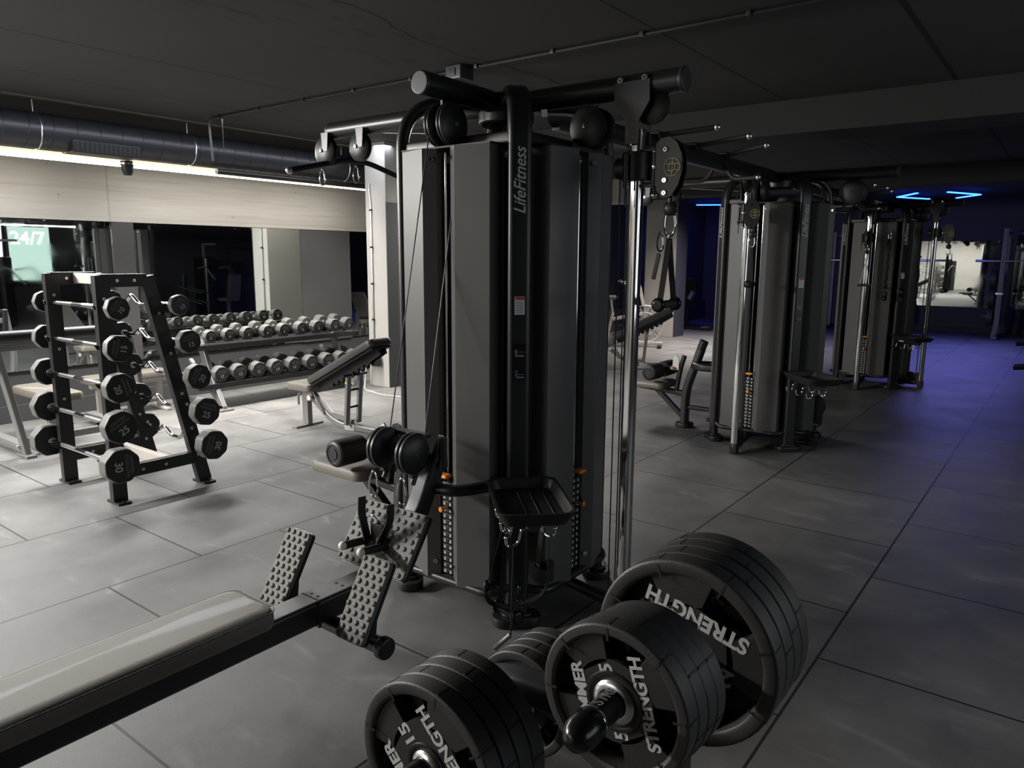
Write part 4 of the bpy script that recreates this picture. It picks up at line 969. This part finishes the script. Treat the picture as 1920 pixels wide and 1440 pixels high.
# ------------------------------------------------------------------ dumbbell rack and dumbbells
t = thing('dumbbell_rack', 'two tier dumbbell rack below the mirrors along the left wall', 'dumbbell rack', (-7.45, 5.3, 0))
for y in (-1.0, .78):
    MB().sweep(fil([(.30, y, .02), (.10, y, .32), (-.02, y, .60), (-.14, y, .80)], .25), rrect(.10, .05, .012, 3), (0, 1, 0)).build('end_frame', 'silver', t)
    MB().bar((-.35, y, .06), (.34, y, .03), .05, .05, bev=.006).box((.32, y, .01), (.12, .16, .02), .005).box((-.34, y, .01), (.12, .16, .02), .005).build('base_foot', 'silver', t)
    MB().bar((.28, y, .04), (-.30, y, .50), .04, .03).build('end_brace', 'silver', t)
for z, xc, nm in ((.70, .0, 'upper'), (.285, .07, 'lower')):
    MB().box((xc+.14, -.09, z-.03), (.035, 2.25, .055), .006).build('shelf_rail', 'black', t)
    MB().box((xc-.16, -.09, z+.02), (.035, 2.25, .06), .006).build('shelf_rail', 'black', t)
    MB().box((xc-.01, -.09, z-.012), (.30, 2.25, .006), rot=(0, .15, 0)).build('shelf_plate', 'black', t)
def dumbbell(r, w, num):
    t = thing('dumbbell', 'x', 'dumbbell', (0, 0, 0)); t.rotation_euler = (0, .13, 0)
    for s in (-1, 1):
        mb = MB(); oct_head(mb, r, w, s*(.065+w/2)); h = mb.build('head', 'rubber_head_lit', t); head_face(r, s, s*(.065+w), h)
        MB().cyl((s*.052, 0, 0), (s*.066, 0, 0), .024, n=16, bev=.003).build('collar', 'dull_chrome', t)
        M = frame_m((s*(.065+w+.0020), 0, 0), (0, s, 0), (0, 0, 1))
        text('head_number', num, r*.55, 'print_white', h, M @ TR(0, -r*.25, 0), ext=.0005, bold=.0008); text('head_lettering', 'HAMMER\nSTRENGTH', r*.26, 'print_grey', h, M @ TR(0, r*.33, 0), ext=.0005)
    MB().cyl((-.055, 0, 0), (.055, 0, 0), .0155, n=16).build('handle', 'chrome', t)
    return t
ytop = [4.31, 4.53, 4.76, 5.01, 5.23, 5.47, 5.71, 5.96, 6.18]; ybot = [4.36, 4.58, 4.82, 5.05, 5.29, 5.54, 5.78, 6.0, 6.21]
ntop = ['2', '4', '4', '6', '6', '8', '8', '10', '10']; nbot = ['12', '12', '12', '14', '14', '14', '16', '16', '18']
ordn = ['leftmost', 'second', 'third', 'fourth', 'fifth', 'sixth', 'seventh', 'eighth', 'rightmost']
D = {}
def place_db(key, r, w, loc, label, grp, rx):
    if key not in D:
        D[key] = dumbbell(r, w, key); o = D[key]; o.location = loc; o['label'] = label; o['group'] = grp; o.rotation_euler = (rx, .13, 0)
    else: dup(D[key], loc, (rx, .13, 0), label, grp)
random.seed(3)
for i in range(9):
    lb = 'leftmost' if i == 0 else 'rightmost' if i == 8 else ordn[i]+' from left'
    place_db(ntop[i], .068+.0015*i, .078+.004*i, (-7.46, ytop[i], .80+.002*i), 'small dumbbell on the upper shelf, %s' % lb, 'dumbbells on the upper shelf', random.uniform(-.5, .5))
    place_db(nbot[i], .087+.001*i, .10+.003*i, (-7.40, ybot[i], .395), 'large dumbbell on the lower shelf, %s' % lb, 'dumbbells on the lower shelf', random.uniform(-.4, .4))
t = thing('dumbbell_saddles', 'row of black saddle cradles under the dumbbells on both shelves', 'rack cradle', (-7.45, 0, 0)) if False else None
rk = [o for o in COL.objects if o.name.startswith('dumbbell_rack')][0]
for i in range(9):
    MB().box((.105, ytop[i]-5.3, .722), (.05, .10, .016), .005).build('saddle', 'plastic', rk); MB().box((.165, ybot[i]-5.3, .302), (.05, .12, .016), .005).build('saddle', 'plastic', rk)

# ------------------------------------------------------------------ adjustable bench
def adj_bench(loc, rz, label, ang=math.radians(27)):
    t = thing('adjustable_bench', label, 'weight bench', loc, rz)     # local +x towards the head end
    MB().bar((0, 0, .02), (0, 0, .36), .08, .06, (0, 1, 0), .008).build('front_leg', 'silver', t)
    MB().box((0, 0, .01), (.07, .34, .02), .006).build('front_foot', 'silver', t)
    MB().sweep(fil([(.02, 0, .36), (.42, 0, .07), (1.15, 0, .07)], .16), rrect(.06, .085, .014, 3), (0, 1, 0)).build('main_beam', 'silver', t)
    MB().box((1.12, 0, .03), (.07, .55, .05), .01).build('rear_foot', 'silver', t)
    for s in (-1, 1): MB().cyl((1.12, s*.30, .045), (1.12, s*.33, .045), .04, n=18).build('wheel', 'black', t)
    pad(MB(), -.14, .19, -.14, .14, .37, .44, .05, .025).build('seat_pad', 'vinyl_glare', t)
    MB().box((.02, 0, .355), (.26, .10, .03), .006).build('seat_bracket', 'silver', t)
    ca, sa = math.cos(ang), math.sin(ang)
    BM = TR(.17, 0, .40) @ Matrix.Rotation(-ang, 4, 'Y')
    mb = MB(); mb.M = BM; pad(mb, .02, .98, -.145, .145, .03, .10, .05, .025); bp = mb.build('back_pad', 'vinyl_dark', t)
    mb = MB(); mb.M = BM; mb.box((.50, 0, .018), (.9, .24, .022), .004); mb.build('pad_board', 'black_matte', t)
    for s in (-1, 1):
        teeth = [(.05, .01), (.95, .01), (.95, -.045), (.78, -.06)]
        x = .74
        while x > .22: teeth += [(x, -.085), (x-.03, -.045), (x-.05, -.08)]; x -= .075
        teeth += [(.10, -.06), (.05, -.04)]
        mb = MB(); mb.M = BM @ TR(0, s*.04, 0) @ frame_m((0, 0, 0), (1, 0, 0), (0, 0, 1)); mb.prism(teeth, -.005, .005); mb.build('ladder_rack', 'black', t)
    hx, hz = .17+.52*ca+.03, .40+.52*sa-.07
    for s in (-1, 1):
        MB().bar((.62, s*.075, .10), (hx, s*.075, hz), .03, .05, (0, 1, 0), .004).build('support_strut', 'silver', t)
    MB().tube([(hx, -.15, hz), (hx, .15, hz)], .013).build('adjust_rod', 'black', t)
    for k in (.35, .7):
        MB().cyl((.62+(hx-.62)*k, -.08, .10+(hz-.10)*k), (.62+(hx-.62)*k, .08, .10+(hz-.10)*k), .011).build('cross_rung', 'black', t)
    MB().box((.66, -.093, hz-.04), (.0, 0, 0)) if False else None
    MB().prism([(-.014, -.012), (.014, -.012), (0, .014)], 0, .001, frame_m((hx-.01, -.101, hz-.06), (1, 0, 0), (0, 0, 1))).build('warning_sticker', 'yellow_label', t, 'yellow warning triangle')
    MB().bar((.24, 0, .16), (.62, 0, .12), .05, .03).bar((.13, -.05, .40), (.30, -.05, .16), .03, .02).build('seat_link', 'silver', t)
    MB().cyl((.12, -.06, .30), (.12, -.085, .30), .028, n=18, bev=.004).build('pivot_cap', 'white_plastic', t, 'pale pivot cap')
    MB().sweep(fil([(-.06, -.02, .33), (-.10, -.02, .30), (-.10, -.02, .20)], .04), circ(.012, 10), (0, 1, 0)).build('handle', 'silver', t)
    MB().box((.62, -.0435, .075), (.12, .003, .055)).build('maker_label', 'sticker', t, 'pale maker label')
    text('label_lettering', 'HAMMER\nSTRENGTH', .022, 'black', t, frame_m((.62, -.0455, .075), (1, 0, 0), (0, 0, 1)))
    return t
adj_bench((-5.87, 4.42, 0), .06, 'incline bench with raised black back pad near the dumbbell rack')
adj_bench((-5.6, 9.6, 0), .55, 'incline bench farther back seen right of the chrome column')

# ------------------------------------------------------------------ barbell bench frame at the left edge
t = thing('bench_press_frame', 'silver bench frame with long black roll pad at the left edge', 'bench frame', (-6.78, 2.55, 0))
def post(y0, y1, s):
    MB().sweep(fil([(.05, y0, .02), (.03, y0-.07*s, .50), (.0, y1, 1.02)], .12), rrect(.05, .09, .012, 3), (1, 0, 0)).build('upright', 'silver', t)
    MB().sweep([(.012, y1+.01*s, .72), (-.002, y1, 1.02)], rrect(.054, .094, .014, 3), (1, 0, 0)).build('upright_guard', 'black', t)
    MB().box((.05, y0, .012), (.22, .08, .024), .008).build('foot_plate', 'silver', t)
    MB().sweep(fil([(.03, y0, .08), (-.9, y0, .08)], .1), rrect(.05, .08, .012, 3), (0, 1, 0)).build('base_beam', 'silver', t)
post(-.28, -.43, 1); post(.62, .62, -1)
_cb = MB().bar((.0, -.50, .90), (.0, .62, .90), .04, .06, bev=.008).bar((.02, -.28, .12), (.02, .62, .12), .04, .06, bev=.008)
build_each(_cb, 'cross_beam', 'silver', t)
MB().tube([(.03, -.46, .985), (.03, .58, .985)], .052, 24).build('roll_pad', 'vinyl_side', t); MB().tube([(.03, -.50, .985), (.03, .62, .985)], .018, 12).build('pad_axle', 'black', t)
mb = MB(); bolt(mb, (.0, -.33, .08), (0, -1, 0), .013); mb.build('bolt', 'zinc', t)
pad(MB(), -.95, -.12, -.02, .28, .38, .45, .05, .025).build('seat_pad', 'vinyl_glare', t); MB().bar((-.5, .13, .10), (-.5, .13, .37), .06, .06).build('seat_post', 'silver', t)
t = thing('flat_bench', 'low pale framed bench behind the bench frame beside the wall', 'weight bench', (-7.80, 3.75, 0))
pad(MB(), -.14, .14, -.55, .30, .36, .43, .05, .025).build('seat_pad', 'vinyl_glare', t)
MB().bar((0, -.5, .33), (0, .28, .33), .06, .05).bar((0, -.42, .02), (0, -.42, .33), .05, .05).bar((0, .2, .02), (0, .2, .33), .05, .05).build('frame', 'beige_frame', t)
for y in (-.42, .2): MB().box((0, y, .015), (.4, .06, .03), .008).build('foot', 'beige_frame', t)

# ------------------------------------------------------------------ far equipment
def spoked(mb, c, r, tube=.012, n=20, ax=(1, 0, 0)):
    c = V(c); z = V(ax).normalized(); x = z.orthogonal().normalized(); y = z.cross(x)
    for rad, tt in ((r, tube), (r*.62, tube*.6), (r*.22, tube)):
        mb.tube([c+x*rad*math.cos(a)+y*rad*math.sin(a) for a in [k*PI/16 for k in range(32)]], tt, 6, closed=True)
    for k in range(n):
        a = 2*PI*k/n; mb.bar(c+(x*math.cos(a)+y*math.sin(a))*r*.2, c+(x*math.cos(a+.12)+y*math.sin(a+.12))*r, .012, .004, ax)
def air_bike(x, y, rz, label):
    t = thing('air_bike', label, 'exercise bike', (x, y, 0), rz)      # faces local +x
    mb = MB(); spoked(mb, (.42, 0, .43), .34, .014, 26, (0, 1, 0)); mb.build('fan_cage', 'beige_frame', t)
    MB().cyl((.42, -.05, .43), (.42, .05, .43), .10, n=24, bev=.01).build('fan_hub', 'black', t)
    mb = MB()
    for k in range(10):
        a = k*PI/5; mb.bar((.42+.09*math.cos(a), 0, .43+.09*math.sin(a)), (.42+.30*math.cos(a), 0, .43+.30*math.sin(a)), .05, .006, (0, 1, 0))
    mb.build('fan_blade', 'zinc', t)
    MB().bar((-.55, 0, .07), (.75, 0, .07), .08, .06, bev=.01).bar((-.30, 0, .07), (-.18, 0, .62), .06, .05, bev=.01).bar((-.2, 0, .5), (.36, 0, .62), .07, .06, bev=.01).bar((.1, 0, .08), (.14, 0, .55), .06, .05).build('frame', 'beige_frame', t)
    for xx in (-.52, .70): MB().box((xx, 0, .03), (.08, .52, .06), .02).build('stabiliser_foot', 'black', t)
    MB().bar((-.18, 0, .60), (-.22, 0, .88), .035, .035).build('seat_post', 'zinc', t)
    MB().box((-.24, 0, .91), (.27, .22, .07), .03).build('saddle', 'vinyl_glare', t)
    for s in (-1, 1):
        MB().sweep(fil([(.25, s*.14, .40), (.20, s*.16, .80), (.10, s*.24, 1.15), (-.02, s*.25, 1.20)], .15), circ(.016, 10), (0, 1, 0)).build('swing_arm', 'beige_frame', t)
        MB().cyl((.02, s*.25, 1.18), (-.10, s*.25, 1.22), .02, n=12).build('grip', 'grip', t)
        MB().bar((.10, s*.08, .33), (.10+s*.12, s*.12, .33-s*.08), .02, .02).box((.10+s*.12, s*.17, .33-s*.08), (.10, .09, .025), .006).build('pedal_crank', 'black', t)
    MB().bar((.38, 0, .75), (.30, 0, 1.12), .06, .05).build('console_mast', 'beige_frame', t); MB().box((.27, 0, 1.18), (.05, .22, .16), .015, rot=(0, -.4, 0)).build('console', 'black', t)
    return t
b = air_bike(-6.72, 12.25, .42, 'pale air bike with round fan, nearer of two by the far column')
dup(b, (-7.35, 10.9, 0), (0, 0, .42), 'pale air bike with round fan, half hidden behind the other', 'air bikes by the far column'); b['group'] = 'air bikes by the far column'
t = thing('ski_machine', 'dark rowing type machine on a flat base by the navy wall', 'cardio machine', (-7.35, 16.6, 0))
MB().box((0, 0, .03), (1.5, .9, .05), .01).build('base_board', 'black', t); MB().bar((0, 0, .05), (0, 0, .95), .07, .05).build('mast', 'black', t)
MB().cyl((-.05, -.08, .95), (-.05, .08, .95), .24, n=28, bev=.02).build('fan_housing', 'black', t); MB().box((.12, -.1, .78), (.10, .2, .22), .02, rot=(0, .5, 0)).build('monitor', 'zinc', t)
MB().bar((-.1, -.45, .92), (-.1, .45, .92), .03, .03).build('cross_handle', 'black', t); MB().box((.55, -.2, .045), (.15, .3, .05), .01).build('foot_rest', 'silver', t)
# squat rack in front of the far mirror
t = thing('squat_rack', 'tall blue-grey squat rack with plates in front of the far mirror', 'squat rack', (-1.28, 18.75, 0))
for x in (0.,):
    for y in (-.3, .3):
        MB().sweep(fil([(x-.04, y*1.0, .02), (x, y, .30), (x, y, 2.28)], .1), rrect(.10, .08, .012, 3), (0, 1, 0)).build('upright', 'blue_steel', t)
        mb = MB()
        for k in range(16): mb.cyl((x, y-.042, .5+k*.11), (x, y-.046, .5+k*.11), .012, n=8)
        mb.build('pin_hole', 'black_matte', t)['kind'] = 'stuff'
MB().bar((0, -.55, .04), (0, .6, .04), .10, .07, bev=.01).bar((0, -.3, 2.2), (0, .3, 2.2), .06, .06).build('base_beam', 'blue_steel', t)
_rf = MB().bar((1.35, -.55, .04), (1.35, .6, .04), .10, .07, bev=.01).bar((0, .3, 2.2), (1.35, .3, 2.2), .05, .06)
build_each(_rf, 'rear_frame', 'blue_steel', t)
for y in (-.3, .3): MB().bar((1.35, y, .02), (1.35, y, 2.28), .08, .08, bev=.01).build('upright', 'blue_steel', t)
MB().box((.0, -.38, .95), (.14, .12, .05), .01).build('spotter_catch', 'zinc', t)
for z in (1.25, .85, .45): MB().cyl((-.05, -.1, z), (-.30, -.1, z), .025, n=14).build('storage_peg', 'blue_steel', t)
t = thing('olympic_barbell', 'long steel barbell resting across the far squat rack', 'barbell', (-.65, 18.38, 1.62))
MB().cyl((-1.0, 0, 0), (1.1, 0, 0), .016, n=14).build('bar_shaft', 'dull_chrome', t)
for s in (-1, 1): MB().cyl((s*.70-.0, 0, 0), (s*1.12, 0, 0), .027, n=16).build('bar_sleeve', 'dull_chrome', t)
def bumper(loc, r, w, label, grp, ax='x'):
    t = thing('bumper_plate', label, 'weight plate', loc, group=grp); M = frame_m((0, 0, 0), (0, 1, 0), (0, 0, 1))
    MB().lathe([(.026, -w/2), (r*.35, -w/2), (r*.4, -w*.3), (r*.8, -w*.3), (r*.85, -w/2), (r*.97, -w/2), (r, -w*.4), (r, w*.4), (r*.97, w/2), (r*.85, w/2), (r*.8, w*.3), (r*.4, w*.3), (r*.35, w/2), (.026, w/2), (.026, -w/2)], 32, M).build('plate_body', 'urethane', t)
    MB().lathe([(.026, -w*.52), (.05, -w*.52), (.05, w*.52), (.026, w*.52), (.026, -w*.52)], 20, M).build('hub_ring', 'dull_chrome', t); return t
for k, z in enumerate((1.25, .85, .45)):
    bumper((-1.43, 18.65, z), .205, .11, 'dark bumper plate on the far squat rack, %s peg' % ('upper', 'middle', 'lower')[k], 'plates on the squat rack pegs')
t = thing('squat_rack', 'dark squat rack left of the far mirror behind the third tower', 'squat rack', (-3.45, 18.75, 0))
for y in (-.3, .3): MB().bar((0, y, .02), (0, y, 2.28), .09, .08, bev=.01).bar((-1.3, y, .02), (-1.3, y, 2.28), .09, .08, bev=.01).build('upright', 'blue_steel', t)
MB().bar((0, -.5, .04), (0, .6, .04), .10, .07, bev=.01).bar((-1.3, -.5, .04), (-1.3, .6, .04), .10, .07, bev=.01).bar((-1.3, .3, 2.2), (0, .3, 2.2), .05, .06).build('base_beam', 'blue_steel', t)
for z in (1.70, 1.25, .85, .45): MB().cyl((.05, -.1, z), (.32, -.1, z), .025, n=14).build('storage_peg', 'zinc', t)
for k, z in enumerate((1.25, .85, .45)):
    bumper((-3.22, 18.65, z), .205, .11, 'dark bumper plate left of the far mirror, %s peg' % ('upper', 'middle', 'lower')[k], 'plates on the left squat rack')
t = thing('olympic_barbell', 'long steel barbell across the squat rack left of the far mirror', 'barbell', (-3.6, 18.38, 1.62))
MB().cyl((-1.1, 0, 0), (1.05, 0, 0), .016, n=14).build('bar_shaft', 'dull_chrome', t)
for s in (-1, 1): MB().cyl((s*.70, 0, 0), (s*1.10, 0, 0), .027, n=16).build('bar_sleeve', 'dull_chrome', t)
# machine at the right edge
t = thing('leg_machine', 'dark machine with pegs just entering the right edge', 'plate machine', (.55, 9.4, 0))
MB().bar((0, -.4, .03), (0, .5, .03), .08, .06).bar((0, 0, .05), (0, 0, 1.2), .08, .08).build('frame', 'black', t)
for z in (.80, .55):
    for y in (-.16, .02): MB().tube([(0, y, z+.10), (-1.0, y, z-.02)], .022, 12).build('peg', 'black', t)
# weight machines along the right wall (seen in the mirrors)
def stack_machine(x, y, rz, label):
    t = thing('weight_machine', label, 'weight machine', (x, y, 0), rz)
    MB().prism(rrect(.62, .34, .12, 6), .05, 1.58, None, .03).build('stack_cover', 'glossy', t)
    MB().bar((.0, 0, 1.5), (.0, 0, 1.95), .05, .05).bar((0, 0, 1.93), (.55, 0, 1.93), .05, .05).build('top_frame', 'silver', t)
    MB().bar((.35, 0, .04), (1.5, 0, .04), .08, .06).bar((1.0, 0, .04), (1.0, 0, .45), .07, .07).build('base_frame', 'silver', t)
    MB().box((1.0, 0, .50), (.42, .40, .09), .03).build('seat_pad', 'vinyl_glare', t); MB().box((1.28, 0, .85), (.09, .36, .62), .03, rot=(0, .15, 0)).build('back_pad', 'vinyl_glare', t)
    for s in (-1, 1): MB().sweep(fil([(.2, s*.3, 1.3), (.6, s*.35, 1.35), (.9, s*.28, 1.0)], .1), circ(.02, 10), (0, 1, 0)).build('lever_arm', 'silver', t)
    return t
stack_machine(2.3, 6.1, 2.6, 'selector weight machine with black cover near right wall, seen in left mirror')
stack_machine(2.7, 8.3, 3.4, 'selector weight machine by the lettered window, seen in left mirror')
stack_machine(2.4, 11.0, 3.1, 'selector weight machine farthest along the right wall')
stack_machine(-3.4, -4.5, 1.2, 'dark weight machine with padded seat seen in the far mirror, nearer the room centre')
stack_machine(-5.4, -5.5, 1.9, 'dark weight machine against the white wall seen in the far mirror')
